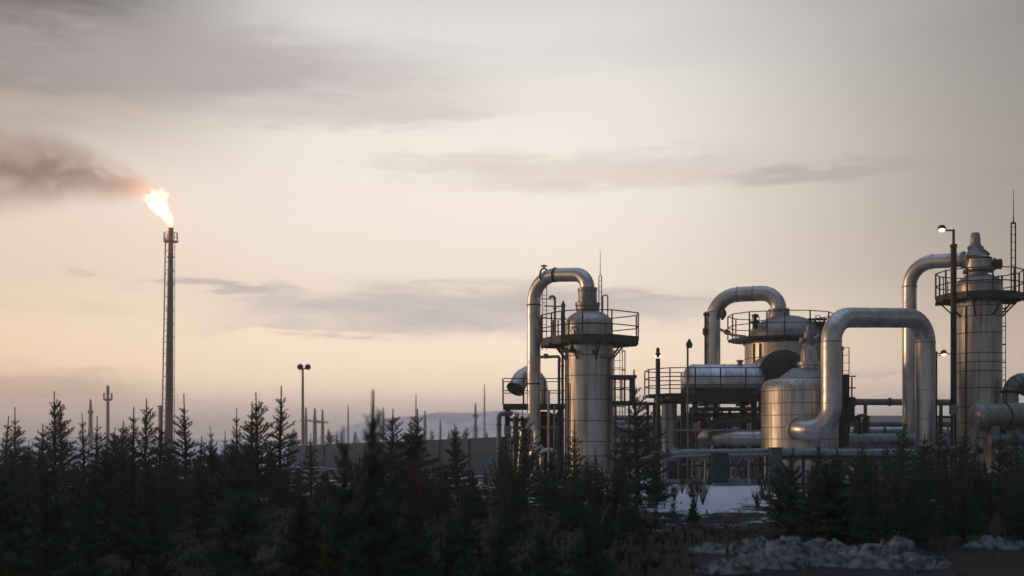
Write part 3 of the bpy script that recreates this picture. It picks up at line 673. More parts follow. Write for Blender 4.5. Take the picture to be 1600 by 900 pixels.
# ================================================================== BANDED VESSEL IN FRONT, AND THE U-SHAPED PIPE
def banded_vessel():
    Y = 44.0; z = lambda p: Z(p, Y); cx = X(1249, Y); r = 59 * Y / F
    t = thing('banded_vessel', 'squat banded metal vessel with conical shoulder and relief valve beside the U-shaped pipe', 'vessel', (cx, Y, 0))
    sh = MB().lathe([(r, z(741)), (r, z(612)), (r * .985, z(605)), (r * .93, z(598)), (r * .82, z(594)), (r * .7, z(592.5))], (cx, Y, 0), 72).build('shell', 'cladding', t)
    zs = [z(p) for p in (735, 703, 686, 668, 649.5, 631, 612)]
    b = MB(); bands(b, cx, Y, r, zs, .03, .009); b.each('seam_band', 'band_dark', sh); us = MB(); upseams(us, cx, Y, r, zs); us.build('sheet_seam', 'dull_cladding', sh)
    MB().lathe([(r + .08, 0), (r + .08, z(741)), (r * .5, z(741))], (cx, Y, 0), 48).build('plinth', 'concrete', t)
    nx = cx + .36
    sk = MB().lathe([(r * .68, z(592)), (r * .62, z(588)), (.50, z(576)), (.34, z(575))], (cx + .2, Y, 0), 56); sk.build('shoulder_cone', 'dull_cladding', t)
    nk = MB().lathe([(.36, z(576)), (.36, z(572)), (.44, z(571)), (.44, z(566)), (.31, z(565)), (.30, z(551)), (.24, z(541)), (.22, z(540))], (nx, Y, 0), 36).build('nozzle', 'cladding', t)
    rv = MB().lathe([(.22, z(541)), (.24, z(540)), (.24, z(536)), (.17, z(534)), (.2, z(526)), (.17, z(519)), (.09, z(517)), (.08, z(510)), (.03, z(508))], (nx, Y, 0), 22)
    rv.lathe([(.12, 0), (.12, .3), (.18, .31), (.18, .37), (.08, .38)], (nx, Y, z(530)), 16, (1, -.1, .0)); rv.lathe([(.07, 0), (.07, .3), (.13, .31), (.13, .36)], (nx, Y, z(536)), 12, (-1, -.2, .25))
    rv.build('relief_valve', 'dull_cladding', t)
    l = MB(); ladder(l, X(1322, 44.6), 44.8, 0, z(540), .35, False); l.build('side_ladder', 'green_steel', t)
    v = MB(); xs_ = X(1318, 45)
    v.box(P(1327, 640, 45.4), (.32, .4, 1.0)); v.bar(P(1322, 742, 45.4), P(1322, 585, 45.4), .18); v.bar(P(1331, 660, 45.4), P(1331, 590, 45.4), .05)
    for py in (588, 606): v.bar(P(1322, py, 45.4), P(1337, py, 45.4), .05)
    v.build('side_frame', 'green_steel', t, False)
    # U-shaped pipe
    yl, yr = 41.9, 44.2
    t = thing('looped_pipe', 'fat silver pipe bent in an upside-down U at the right front of the plant', 'pipe', (X(1299, yl), yl, 0))
    pts = [(X(1241, 42.9), 42.95, Z(670, 42.9)), (X(1258, 42.2), 42.15, Z(672, 42.2)), (X(1299, yl), yl, Z(674, yl)), (X(1299, yl), yl, Z(496, yl)), (X(1446, yr), yr, Z(497, yr)), (X(1446, yr), yr, 0)]
    path, mk = fillet(pts, .92, 8); MB().tube(path, .375, 32).build('pipe', 'pipe_cladding', t)
    sm = MB()
    for i in mk[9:]:
        sm.ring(path[i], path[i + 1] - path[i - 1], .375, .024, .006, 32)
    for px, pa, yy in ((1299, (545, 590, 630), yl), (1446, (560, 610, 655), yr)):
        for py in pa: sm.ring(P(px, py, yy), (0, 0, 1), .375, .035, .008, 32)
    for f in (.33, .66): sm.ring(P(1299, 496, yl).lerp(P(1446, 497, yr), f), P(1446, 497, yr) - P(1299, 496, yl), .375, .035, .008, 32)
    sm.each('seam_band', 'cladding', t)
    a = MB(); d0 = (Vector(pts[1]) - Vector(pts[0])).normalized(); a.ring(Vector(pts[0]) + d0 * .3, d0, .375, .10, .05, 32); a.ring(P(1299, 534, yl), (0, 0, 1), .375, .06, .014, 32); a.ring(P(1446, 535, yr), (0, 0, 1), .375, .06, .014, 32); a.each('flange', 'dull_cladding', t)
    # slim drain pipe alongside the right leg
    t = thing('slim_pipe', 'slim pipe standing just left of the right leg of the U-shaped pipe', 'pipe', (X(1434, 45), 45, 0))
    MB().tube([P(1434, 510, 45), (X(1434, 45), 45, 0)], .10, 14).build('pipe', 'pipe_cladding', t)
    MB().lathe([(.10, 0), (.14, .02), (.14, .08), (.05, .12)], P(1434, 512, 45), 14).build('cap', 'rust', t)
banded_vessel()

# ================================================================== RIGHT PROCESS COLUMN
def right_column():
    Y = 46.0; cx = X(1530, Y); r = 33.5 * Y / F; z = lambda p: Z(p, Y)
    t = thing('process_column', 'tall narrow-banded silver column at the right edge with valves clustered on its top', 'process column', (cx, Y, 0))
    sh = MB().lathe([(r + .1, 0), (r + .1, .3), (r, .32), (r, z(446))], (cx, Y, 0), 64).build('shell', 'cladding', t)
    zs = [z(p) for p in (735, 708, 684, 661, 636, 607, 581, 567, 553, 522, 496, 480, 446)]
    b = MB(); bands(b, cx, Y, r, zs, .04, .012); b.each('seam_band', 'band_dark', sh)
    st = MB()
    for a in (-2.55,): st.tube([(cx + math.cos(a) * (r + .04), Y + math.sin(a) * (r + .04), .2), (cx + math.cos(a) * (r + .04), Y + math.sin(a) * (r + .04), z(480))], .025, 8)
    st.build('riser_pipe', 'rust', sh)
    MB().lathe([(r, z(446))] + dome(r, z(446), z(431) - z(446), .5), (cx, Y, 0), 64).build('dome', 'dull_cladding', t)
    hd = MB().lathe([(.5, z(432)), (.52, z(431)), (.38, z(429)), (.40, z(426)), (.52, z(424)), (.52, z(404)), (.46, z(403)), (.42, z(400))], (cx - .06, Y, 0), 40).build('head_drum', 'cladding', t)
    a = MB(); a.ring((cx - .06, Y, z(424)), (0, 0, 1), .5, .07, .07, 40); a.ring((cx - .06, Y, z(405)), (0, 0, 1), .5, .06, .05, 40)
    for k in range(14): q = k * 2 * math.pi / 14; a.lathe([(.02, z(427)), (.02, z(421))], (cx - .06 + .545 * math.cos(q), Y + .545 * math.sin(q), 0), 6)
    a.each('flange', 'dark_steel', hd)
    v = MB(); v.lathe([(.46, z(401)), (.40, z(398)), (.3, z(393)), (.24, z(386)), (.2, z(380)), (.19, z(377)), (.2, z(375)), (.17, z(366)), (.12, z(363.5))], (X(1524, Y), Y, 0), 24)
    v.lathe([(.06, 0), (.09, .04), (.09, .14), (.05, .18)], P(1516, 391, Y), 12, (-.4, -.2, 1)); v.lathe([(.06, 0), (.09, .04), (.09, .14), (.05, .18)], P(1532, 391, Y), 12, (.4, -.2, 1)); v.lathe([(.14, 0), (.14, .16), (.17, .17), (.17, .22), (.08, .24)], P(1536, 400, Y), 14, (.7, -.2, .8))
    v.build('relief_valve', 'dull_cladding', t)
    v = MB(); v.lathe([(.17, 0), (.17, .18), (.25, .2), (.25, .28), (.19, .30), (.21, .42), (.21, .5), (.1, .52)], P(1544, 413, Y), 18, (1, -.15, .0)); v.build('side_valve', 'dark_steel', t)
    lx, ly = X(1421, 47.6), 47.6
    pp, path = big_pipe('overhead_pipe', [(cx - .3, Y, z(405)), (lx, ly, Z(411, ly)), (lx, ly, .3)], .29, .95, 'pipe_cladding', t, 8)
    c = MB()
    c.ring((lx, ly, Z(448, ly)), (0, 0, 1), .29, .06, .02, 28); c.ring(Vector((cx - .62, Y + .05, z(405.5))), Vector((lx, ly, Z(411, ly))) - Vector((cx - .3, Y, z(405))), .29, .1, .05, 28)
    c.ring(P(1455, 409, 47), (1, 0, 0), .29, .05, .02, 28); c.each('pipe_clamp', 'dull_cladding', pp)
    n = 11; poly = [(1.66 * math.cos(2 * math.pi * (k + .1) / n), 1.66 * math.sin(2 * math.pi * (k + .1) / n)) for k in range(n)]
    platform(t, cx, Y, z(467), poly, r, 1.06, .13)
    mx = X(1580, Y); ym = Y - .2; lm = MB()
    for dx in (-.085, .085): lm.tube([(mx + dx, ym, z(466)), (mx + dx, ym, z(350))], .03, 8)
    lm.tube([(mx - .085, ym, z(350)), (mx + .085, ym, z(350))], .04, 6)
    for p in range(356, 460, 12): lm.tube([(mx - .085, ym, z(p)), (mx + .085, ym, z(p))], .014, 5)
    ms_ = lm.build('mast', 'dark_steel', t); MB().tube([(mx, ym, z(350)), (mx, ym, z(340)), (mx, ym, z(298))], [.035, .02, .01], 8).build('lightning_rod', 'dark_steel', ms_)
    l = MB(); ladder(l, X(1568, 46), 46.0, .2, z(470), .16, False); 
    for p in range(482, 700, 28): l.bar(P(1560, p, 46), P(1572, p, 46), .05)
    p_, _ = fillet([P(1563, 490, 45.7), P(1572, 483, 45.7), P(1579, 472, 45.7)], .3, 4); l.tube(p_, .03, 8); l.build('ladder', 'galv', t)
    v = MB()
    for px in (1474, 1478, 1481): v.tube([P(px, 432 + (px - 1474), 46), P(px, 466, 46)], .022, 6)
    for px in (1560, 1565): v.tube([P(px, 430, 46), P(px, 466, 46)], .03, 8)
    v.build('instrument_post', 'dark_steel', t)
right_column()

# ================================================================== LAMP POSTS
def lamp_head(root, p, d, r=.14, lit=True):
    h = MB().lathe([(.03, 0), (r * .7, .03), (r, .12), (r, .16), (r * .9, .19)], p, 18, d).build('lamp_head', 'dark_steel', root)
    MB().lathe([(.01, .165), (r * .85, .185), (r * .7, .22), (.01, .235)], p, 18, d).build('lens', 'lamp_light' if lit else 'glass_lamp', h)
def posts():
    Y = 43.5
    t = thing('lamp_post', 'tall dark lamp post with one lit lamp, in front of the right column', 'lamp post', (X(1490, Y), Y, 0))
    x = X(1490, Y)
    MB().lathe([(.14, 0), (.14, .1), (.115, .12), (.11, Z(388, Y)), (.13, Z(386, Y)), (.13, Z(382, Y)), (.05, Z(381, Y)), (.05, Z(359, Y)), (.02, Z(358, Y))], (x, Y, 0), 16).build('pole', 'dark_steel', t)
    MB().tube([P(1490, 360, Y), P(1478, 360, Y), P(1474, 358, Y)], .03, 8).build('arm', 'dark_steel', t); lamp_head(t, P(1471.5, 352.5, Y), (-.12, -.35, -1), .16)
    t = thing('lamp_post', 'lit lamp on a short horizontal arm low between the U-shaped pipe and the tall post', 'lamp post', (X(1462, 45.2), 45.2, 0))
    MB().bar((X(1463, 45.2), 45.2, 0), P(1463, 549, 45.2), .06).build('pole', 'dark_steel', t)
    MB().tube([P(1463, 552, 45.2), P(1486, 553, 45.2)], .022, 6).tube([P(1463, 556, 45.2), P(1472, 555, 45.2)], .018, 6).build('arm', 'dark_steel', t); lamp_head(t, P(1474, 547, 45.2), (0, -.35, -1), .13)
    # thick beacon post
    Y = 44.6
    t = thing('beacon_post', 'thick green-grey post with two small lit lamps near its top, by the drum platform', 'lamp post', (X(1028, Y), Y, 0)); x = X(1028, Y)
    MB().lathe([(.14, 0), (.14, .1), (.105, .12), (.105, Z(640, Y)), (.095, Z(638, Y)), (.09, Z(561, Y)), (.05, Z(560, Y))], (x, Y, 0), 16).build('pole', 'green_steel', t)
    MB().lathe([(.05, 0), (.09, .03), (.1, .14), (.06, .2), (.075, .24), (.06, .34), (.02, .38)], P(1028, 558, Y), 14).build('beacon', 'dark_steel', t)
    for s_ in (-1, 1): MB().lathe([(.01, -.04), (.035, -.02), (.035, .02), (.01, .04)], P(1028 + s_ * 3.6, 556.5, Y - .06), 10).build('lamp', 'lamp_light', t)
    t = thing('lamp_post', 'thin pole with a hooded lamp at its top, in front of the long drum', 'lamp post', (X(1074.5, 44.4), 44.4, 0))
    MB().tube([(X(1074.5, 44.4), 44.4, 0), P(1074.5, 535, 44.4)], .04, 10).build('pole', 'grey_steel', t)
    h = MB().lathe([(.05, -.2), (.11, -.18), (.13, -.05), (.1, .02), (.05, .12), (.02, .16)], P(1077, 536, 44.4), 14).build('lamp_head', 'dark_steel', t)
    # twin floodlight mast far left of the plant
    Y = 74; x = X(473, Y)
    t = thing('floodlight_mast', 'slim pale mast with two round floodlight heads, standing alone by the low wall', 'floodlight', (x, Y, 0))
    MB().lathe([(.14, 0), (.12, .5), (.07, Z(577, Y))], (x, Y, 0), 12).build('pole', 'galv', t)
    MB().tube([P(467, 576, Y), P(481, 576, Y)], .04, 8).build('crossarm', 'dark_steel', t)
    for px in (469.5, 481): MB().lathe([(.06, -.14), (.16, -.1), (.19, .02), (.19, .12), (.1, .14)], P(px, 573, Y), 16, (.15 if px > 475 else -.15, -.9, -.35)).build('floodlight_head', 'rubber_black', t)
posts()

# ================================================================== PIPES ON THE RIGHT AND THE LOW RACK IN FRONT
def right_yard():
    # long pipeline bridging behind
    Y = 56.0
    t = thing('pipe_bridge', 'dark grey pipeline carried high and level behind the U-shaped pipe', 'pipe', (X(1410, Y), Y, 0))
    MB().tube([P(1262, 627.5, Y), P(1500, 629, Y)], .16, 18).build('pipe', 'grey_steel', t)
    for px in (1275, 1352, 1470): MB().bar((X(px, Y), Y, 0), P(px, 632, Y), .14).each('support', 'dark_steel', t, False)
    b = MB()
    for px in (1335, 1390, 1460): b.ring(P(px, 628, Y), (1, 0, 0), .16, .1, .05, 18)
    b.each('flange', 'dark_steel', t)
    # twin pipe bridge left of the drum platform
    Y = 49
    t = thing('pipe_bridge', 'thin green pipeline running from the middle column landing to the drum platform', 'pipe', (X(1000, Y), Y, 0))
    MB().tube([P(965, 631, Y), P(1035, 631, Y)], .07, 12).build('pipe', 'green_steel', t)
    MB().bar((X(1012, Y), Y, 0), P(1012, 632, Y), .12).each('support', 'dark_steel', t, False)
    # bent pipe at the right edge
    Y = 45.0
    t = thing('bent_pipe', 'dark grey pipe elbow rising beside the right column at the photo edge', 'pipe', (X(1576, Y), Y, 0))
    p_, mk = fillet([(X(1579, Y), Y, 0), P(1579, 595, Y), P(1660, 593, Y)], .5, 7); MB().tube(p_, .30, 26).build('pipe', 'dull_cladding', t)
    a = MB()
    for i in mk[::2]: a.ring(p_[i], p_[i + 1] - p_[i - 1], .30, .03, .008, 26)
    a.ring(P(1579, 612, Y), (0, 0, 1), .30, .1, .07, 26); a.each('flange', 'dark_steel', t)
    MB().lathe([(.12, 0), (.12, .2), (.18, .22), (.18, .3), (.05, .32)], P(1584, 612, Y) + Vector((0, -.2, 0)), 14, (1, -.2, 0)).build('side_valve', 'dark_steel', t)
    # big horizontal pipe with flanged end
    Y = 41.5; zc = Z(648, Y)
    t = thing('flanged_pipe', 'big dark horizontal pipe with a bright flanged end in front of the right column', 'pipe', (X(1570, Y), Y, 0))
    a, b_ = P(1532, 652, Y), P(1680, 645, Y + 1); d_ = (b_ - a).normalized()
    MB().tube([a, b_], .46, 32).build('pipe', 'dull_cladding', t)
    f = MB(); f.lathe([(.3, -.3), (.46, -.2), (.52, -.05), (.52, .06), (.46, .08)], a, 32, d_); f.build('flanged_end', 'dull_cladding', t)
    bl = MB(); u, v_ = frame_of(d_)
    for k in range(16): q = k * math.pi / 8; bl.lathe([(.025, -.1), (.025, .12)], a + (u * math.cos(q) + v_ * math.sin(q)) * .485, 6, d_)
    bl.ring(a + d_ * 1.0, d_, .46, .07, .02, 32); bl.ring(a + d_ * 2.0, d_, .46, .07, .02, 32); bl.each('bolt', 'dark_steel', t)
    s_ = MB()
    for px in (1550, 1612): s_.box((X(px, Y), Y + .05, (zc - .42) / 2), (.3, .7, zc - .42))
    s_.each('support', 'concrete', t, False)
    t = thing('slanting_pipe', 'grey pipe with bright cap leaning up beside the flanged pipe end', 'pipe', (X(1515, 41), 41, 0))
    MB().tube([(X(1512, 41), 41, 0), P(1526, 668, 41.1), P(1536, 640, 41.3)], .13, 18).build('pipe', 'grey_steel', t)
    MB().lathe([(.13, 0), (.17, .02), (.17, .1), (.06, .13)], P(1535, 642, 41.3), 18, (.3, 0, .95)).build('cap', 'pipe_cladding', t)
    t = thing('lower_pipe', 'second dark horizontal pipe close to the ground beneath the flanged pipe', 'pipe', (X(1580, 40.8), 40.8, 0))
    MB().tube([P(1545, 688, 40.8), P(1690, 686, 41.4)], .2, 20).build('pipe', 'grey_steel', t)
    s_ = MB()
    for px in (1560, 1615): s_.box((X(px, 40.9), 40.9, .65), (.25, .4, 1.3))
    s_.each('support', 'concrete', t, False)
    # front pipe at knee height running right from the rack
    Y = 40.2
    t = thing('front_pipe', 'pale-topped level pipe in front of the banded vessel and U-shaped pipe', 'pipe', (X(1320, Y), Y, 0))
    MB().tube([P(1212, 706, Y), P(1432, 707, Y)], .13, 18).build('pipe', 'galv', t)
    MB().tube([P(1212, 715, Y), P(1432, 716, Y)], .07, 12).build('lower_line', 'dark_steel', t)
    for px in (1255, 1306, 1352, 1400): MB().bar((X(px, Y), Y, 0), P(px, 709, Y), .1).each('support', 'dark_steel', t, False)
    b = MB()
    for px in (1238, 1306, 1384): b.ring(P(px, 706.4, Y), (1, 0, 0), .13, .05, .03, 18)
    b.each('flange', 'dark_steel', t)
    t = thing('gate_post', 'square blue-grey post where the low pipe rack meets the front pipe', 'post', (X(1212, 40), 40, 0))
    MB().box((X(1212, 40), 40, Z(701, 40) / 2), (.36, .36, Z(701, 40))).build('shaft', 'blue_paint', t, False)
    MB().box((X(1212, 40), 40, Z(700, 40)), (.42, .42, .05)).build('cap', 'green_steel', t, False)
    # low pipe rack
    Y = 40.6
    t = thing('pipe_rack', 'low rack of pale pipes on posts below the drum platform, in front of the snow', 'pipe rack', (X(1125, Y), Y, 0))
    for k, (py, rr, mt) in enumerate(((707, .11, 'galv'), (712, .06, 'galv'), (727, .035, 'green_steel'))):
        a = MB(); yy = Y - .1 * k; p_, _ = fillet([P(1032, py + 12, yy), P(1040, py + 4, yy), P(1078, py, yy), P(1208, py - 2, yy)], .4, 5); a.tube(p_, rr, 14)
        for px in range(1050, 1205, 13): a.ring(P(px, py + 2 - (px - 1040) * .02, yy), (1, 0, 0), rr, .03, .018, 12)
        a.build('rack_pipe', mt, t)
    for px in (1042, 1060, 1077, 1096, 1109, 1148, 1162, 1178, 1191, 1199, 1205):
        MB().bar((X(px, Y), Y, 0), P(px, 711, Y), .09 if px % 2 else .06).build('post', 'grey_steel' if px % 3 else 'dark_steel', t, False)
    MB().box((X(1120, Y), Y, .10), (X(1208, Y) - X(1038, Y), .5, .2)).build('kerb', 'concrete', t, False)
    b = MB(); b.bar(P(1076, 727, Y), P(1110, 727, Y), .05); b.bar(P(1158, 735, Y), P(1172, 716, Y), .06); b.bar(P(1144, 733, Y), P(1158, 718, Y), .05); b.each('brace', 'galv', t, False)
    for px, w_, h_, mt, lab in ((1124, .55, 1.05, 'green_steel', 'dark green cabinet standing in the middle of the low pipe rack'), (1053, .5, .75, 'dark_steel', 'dark steel cabinet behind the left end of the low pipe rack')):
        y = Y - .45 if mt == 'green_steel' else Y + .6
        t = thing('cabinet', lab, 'cabinet', (X(px, y), y, 0)); MB().box((X(px, y), y, h_ / 2 + .1), (w_, .4, h_)).build('case', mt, t, False)
        MB().box((X(px, y), y - .205, h_ / 2 + .1), (w_ * .86, .02, h_ * .88)).build('door', mt, t, False); MB().box((X(px, y), y, .05), (w_ * .9, .36, .1)).build('plinth', 'concrete', t, False)
    for px, h_, lab in ((1170, .85, 'hand wheel valve on the low pipe rack, nearer the blue-grey post'), (1102, .8, 'hand wheel valve on the low pipe rack, nearer its left end')):
        handwheel_valve(lab, (X(px, Y - .3), Y - .3, ground_h(X(px, Y - .3), Y - .3)), .15, h_ + .1, 'galv')
    # right of the front vessel: small kit
    for px, py, y, lab in ((1350, 655, 47, 'small hooded vent pipe just right of the banded vessel frame'), (1343, 648, 46.4, 'crooked green vent pipe beside the frame of the banded vessel')):
        t = thing('vent_pipe', lab, 'pipe', (X(px, y), y, 0)); p_, _ = fillet([(X(px, y), y, 0), P(px, py, y), P(px + (7 if px == 1350 else -6), py - 4 + 8 * (px != 1350), y)], .12, 5)
        MB().tube(p_, .07, 12).build('pipe', 'green_steel', t); MB().lathe([(.07, 0), (.12, .02), (.12, .08), (.07, .1)], P(px, py + 22, y), 12).each('flange', 'dark_steel', t)
    t = thing('buried_pipe', 'dull horizontal pipe on low supports between the banded vessel and the U-shaped pipe legs', 'pipe', (X(1380, 46), 46, 0))
    MB().tube([P(1318, 688, 46.5), P(1475, 690, 46.5)], .3, 24).build('pipe', 'dull_cladding', t)
    s_ = MB()
    for px in (1345, 1400, 1455): s_.box((X(px, 46.5), 46.5, .62), (.3, .5, 1.24))
    s_.each('support', 'concrete', t, False)
    for px, lab in ((1419, 'concrete block at the foot of the right column overhead pipe'), (1447, 'concrete block at the foot of the right leg of the U-shaped pipe')):
        y = 47.6 if px == 1419 else 44.2
        t = thing('pipe_footing', lab, 'footing', (X(px, y), y, 0)); MB().box((X(px, y), y, .5), (1.0, 1.0, 1.0)).build('block', 'concrete', t, False); MB().box((X(px, y), y, 1.03), (.8, .8, .05)).build('base_plate', 'dark_steel', t, False)
    for px, py, y in ((1362, 636, 52), (1466, 645, 44.8)): pass
    # long low shed behind the plant
    Y = 72
    t = thing('long_shed', 'long low blue-grey metal shed far behind the U-shaped pipe', 'building', (X(1300, Y), Y, 0))
    xa, xb = X(950, Y), X(1720, Y); h_ = Z(663, Y)
    MB().box(((xa + xb) / 2, Y + 4, h_ / 2), (xb - xa, 8, h_)).build('wall', 'shed_metal', t, False)
    rf = MB(); rf.add([(xa - .3, Y - .3, h_), (xb + .3, Y - .3, h_), (xb + .3, Y + 4, h_ + .5), (xa - .3, Y + 4, h_ + .5), (xa - .3, Y + 8.3, h_), (xb + .3, Y + 8.3, h_), (xa - .3, Y - .3, h_ + .14), (xb + .3, Y - .3, h_ + .14), (xb + .3, Y + 4, h_ + .64), (xa - .3, Y + 4, h_ + .64), (xa - .3, Y + 8.3, h_ + .14), (xb + .3, Y + 8.3, h_ + .14)],
        [(0, 3, 2, 1), (3, 4, 5, 2), (6, 7, 8, 9), (9, 8, 11, 10), (0, 1, 7, 6), (4, 10, 11, 5), (0, 6, 9, 3), (3, 9, 10, 4), (1, 2, 8, 7), (2, 5, 11, 8)]); rf.build('roof', 'grey_steel', t, False)
    MB().box(((xa + xb) / 2, Y - .03, h_ * .62), (xb - xa - .4, .05, .22)).build('trim_band', 'white_paint', t, False)
right_yard()

# ================================================================== SMALL PIPEWORK BETWEEN THE BIG PIECES
def clutter():
    rg = random.Random(31)
    def run(label, pts, r, mat, bend=.2, fl=(), group=None, sup=()):
        q = [P(*p) for p in pts]; t = thing('pipe_run', label, 'pipe', (q[0].x, q[0].y, 0), group)
        path, _ = fillet(q, bend, 5) if len(q) > 2 else (q, 0); MB().tube(path, r, 14).build('pipe', mat, t)
        f = MB()
        for i in fl: j = min(len(path) - 2, int(i * (len(path) - 1))); f.ring(path[j].lerp(path[j + 1], i * (len(path) - 1) - j), path[j + 1] - path[j], r, .07, .05, 14)
        if fl: f.each('flange', 'dark_steel', t)
        for px, py, Y in sup: MB().bar((X(px, Y), Y, 0), P(px, py, Y), .1).build('support', 'dark_steel', t, False)
    run('highest of the four level pipes between the middle column and the thick post', [(940, 653, 51), (1068, 653, 51)], .12, 'galv', fl=(.4, .75), sup=((985, 655, 51), (1052, 655, 51)))
    run('fat dull pipe bending down behind the spruce with the long leader', [(940, 672, 50), (1012, 672, 50), (1014, 745, 50)], .24, 'dull_cladding', .5, (.3,), sup=((972, 676, 50),))
    run('rust-brown pipe low between the middle column and the thick post', [(945, 695, 48.5), (1030, 696, 48.5)], .09, 'rust', fl=(.35, .7), sup=((962, 697, 48.5), (1010, 697, 48.5)))
    run('pale pipe nearest the ground between the middle column and the thick post', [(950, 712, 47.5), (1036, 713, 47.5)], .11, 'pipe_cladding', fl=(.5,), sup=((968, 714, 47.5), (1020, 714, 47.5)))
    run('green pipe rising and turning right under the drum platform', [(1060, 748, 47.4), (1060, 656, 47.4), (1100, 655, 47.4), (1100, 700, 47.4)], .08, 'green_steel', .2, (.1, .9))
    run('grey pipe crossing level under the drum platform deck', [(1066, 648, 48.2), (1190, 648, 48.2)], .1, 'grey_steel', fl=(.2, .5, .8), sup=((1074, 650, 48.2), (1165, 650, 48.2)))
    run('pale pipe curving out at the foot of the thick dull vertical pipe', [(1052, 700, 45.4), (1060, 706, 45.2), (1090, 704, 45.2), (1092, 748, 45.2)], .1, 'pipe_cladding', .25, (.3,))
    run('dark pipe on short posts left of the banded vessel', [(1085, 716, 43.5), (1185, 716, 43.5)], .12, 'grey_steel', fl=(.15, .5, .85), sup=((1100, 718, 43.5), (1170, 718, 43.5)))
    run('pale level pipe behind the loop of the U-shaped pipe', [(1330, 671, 58), (1500, 672, 58)], .14, 'pipe_cladding', fl=(.3, .6), sup=((1345, 674, 58), (1440, 674, 58)))
    run('green pipe climbing the right flank of the banded vessel', [(1314, 745, 45.8), (1314, 545, 45.8), (1306, 538, 45.8)], .09, 'green_steel', .15, (.3, .6))
    run('small grey pipe hooked over behind the frame of the banded vessel', [(1337, 745, 47), (1337, 650, 47), (1356, 648, 47), (1357, 745, 47)], .07, 'grey_steel', .2, (.2, .8))
    run('dark level pipe just above the ground before the right column', [(1450, 702, 43), (1560, 703, 43)], .15, 'grey_steel', fl=(.25, .7), sup=((1475, 704, 43), (1540, 704, 43)))
    run('thin level pipe between the tall lamp post and the right leg of the U-shaped pipe', [(1447, 651, 47), (1500, 652, 47)], .045, 'dark_steel', sup=((1468, 652, 47),))
    run('second grey pipe arching under the flanged pipe at the right edge', [(1560, 720, 42.4), (1562, 668, 42.4), (1600, 666, 42.6), (1640, 668, 42.6)], .16, 'galv', .3, (.2, .6))
    run('dull pipe arching low under the small green platform', [(797, 748, 48), (797, 684, 48), (826, 680, 48), (828, 748, 48)], .12, 'cladding', .3, (.1, .9))
    run('green pipe level under the small green platform deck', [(790, 656, 48), (882, 655, 48)], .07, 'green_steel', fl=(.3, .6))
    run('pale short pipe by the left foot of the middle column', [(846, 748, 46.2), (846, 704, 46.2), (868, 702, 46), (869, 748, 46)], .09, 'pipe_cladding', .2, (.15, .85))
    for px, py, Y in ((1064, 652, 47), (1079, 640, 47.8), (1108, 646, 48.8), (1126, 655, 48.6), (1140, 640, 47.9), (1170, 644, 47.2), (1184, 648, 47.6)):
        run('thin vertical riser among the legs under the drum platform', [(px, 748, Y), (px, py, Y)], rg.uniform(.035, .07), rg.choice(('galv', 'rust', 'green_steel', 'grey_steel')), fl=(.3, .7), group='risers under the drum platform')
    for px, py, Y in ((815, 650, 48.2), (830, 645, 49.2), (856, 640, 48.4), (870, 645, 48.8)):
        run('thin vertical riser among the legs under the small green platform', [(px, 748, Y), (px, py, Y)], rg.uniform(.035, .06), rg.choice(('galv', 'rust', 'green_steel')), fl=(.3, .7), group='risers under the small platform')
    def guard(label, a, b, h, mat='galv'):
        p, q = Vector((X(a[0], a[1]), a[1], 0)), Vector((X(b[0], b[1]), b[1], 0)); t = thing('guard_rail', label, 'railing', p)
        r = MB(); n = max(2, int((q - p).length / .9))
        for f in (1.0, .55): r.tube([p + Vector((0, 0, h * f)), q + Vector((0, 0, h * f))], .025, 6)
        r.each('rail', mat, t); m = MB()
        for i in range(n + 1): c = p.lerp(q, i / n); m.bar(c, c + Vector((0, 0, h)), .05)
        m.each('post', mat, t)
    guard('pale guard rail low between the middle column and the pipe rack', (945, 45.5), (1036, 44), 1.15)
    guard('pale guard rail before the legs of the drum platform', (1045, 43.4), (1190, 42.9), 1.25)
    guard('dark guard rail before the foot of the U-shaped pipe', (1318, 43), (1490, 43), 1.35, 'grey_steel')
    guard('green guard rail low before the small green platform', (786, 46.6), (880, 46.4), 1.2, 'green_steel')
    def tray(label, pts, n):
        q = [P(*p) for p in pts]; t = thing('cable_tray', label, 'cable tray', (q[0].x, q[0].y, 0)); m = MB()
        for o in (-.12, .12): m.bar(q[0] + Vector((0, o, 0)), q[1] + Vector((0, o, 0)), .03, .08)
        for i in range(14): c = q[0].lerp(q[1], (i + .5) / 14); m.bar(c + Vector((0, -.12, -.03)), c + Vector((0, .12, -.03)), .03)
        m.build('tray', 'galv', t, False); cb = MB()
        for i in range(n): cb.tube([q[0] + Vector((0, -.08 + i * .05, 0)), q[1] + Vector((0, -.08 + i * .05, 0))], .02, 6)
        cb.each('cable', 'rubber_black', t)
        for f in (.1, .9): c = q[0].lerp(q[1], f); MB().bar((c.x, c.y, 0), c - Vector((0, 0, .05)), .07).build('support', 'galv', t, False)
    tray('cable tray level between the thick post and the banded vessel', [(1034, 672, 44.9), (1188, 672, 44.9)], 4)
    tray('cable tray level under the small green platform', [(788, 668, 47.5), (880, 667, 47.5)], 3)
    tray('cable tray level inside the loop of the U-shaped pipe', [(1326, 662, 48), (1498, 662, 48)], 4)
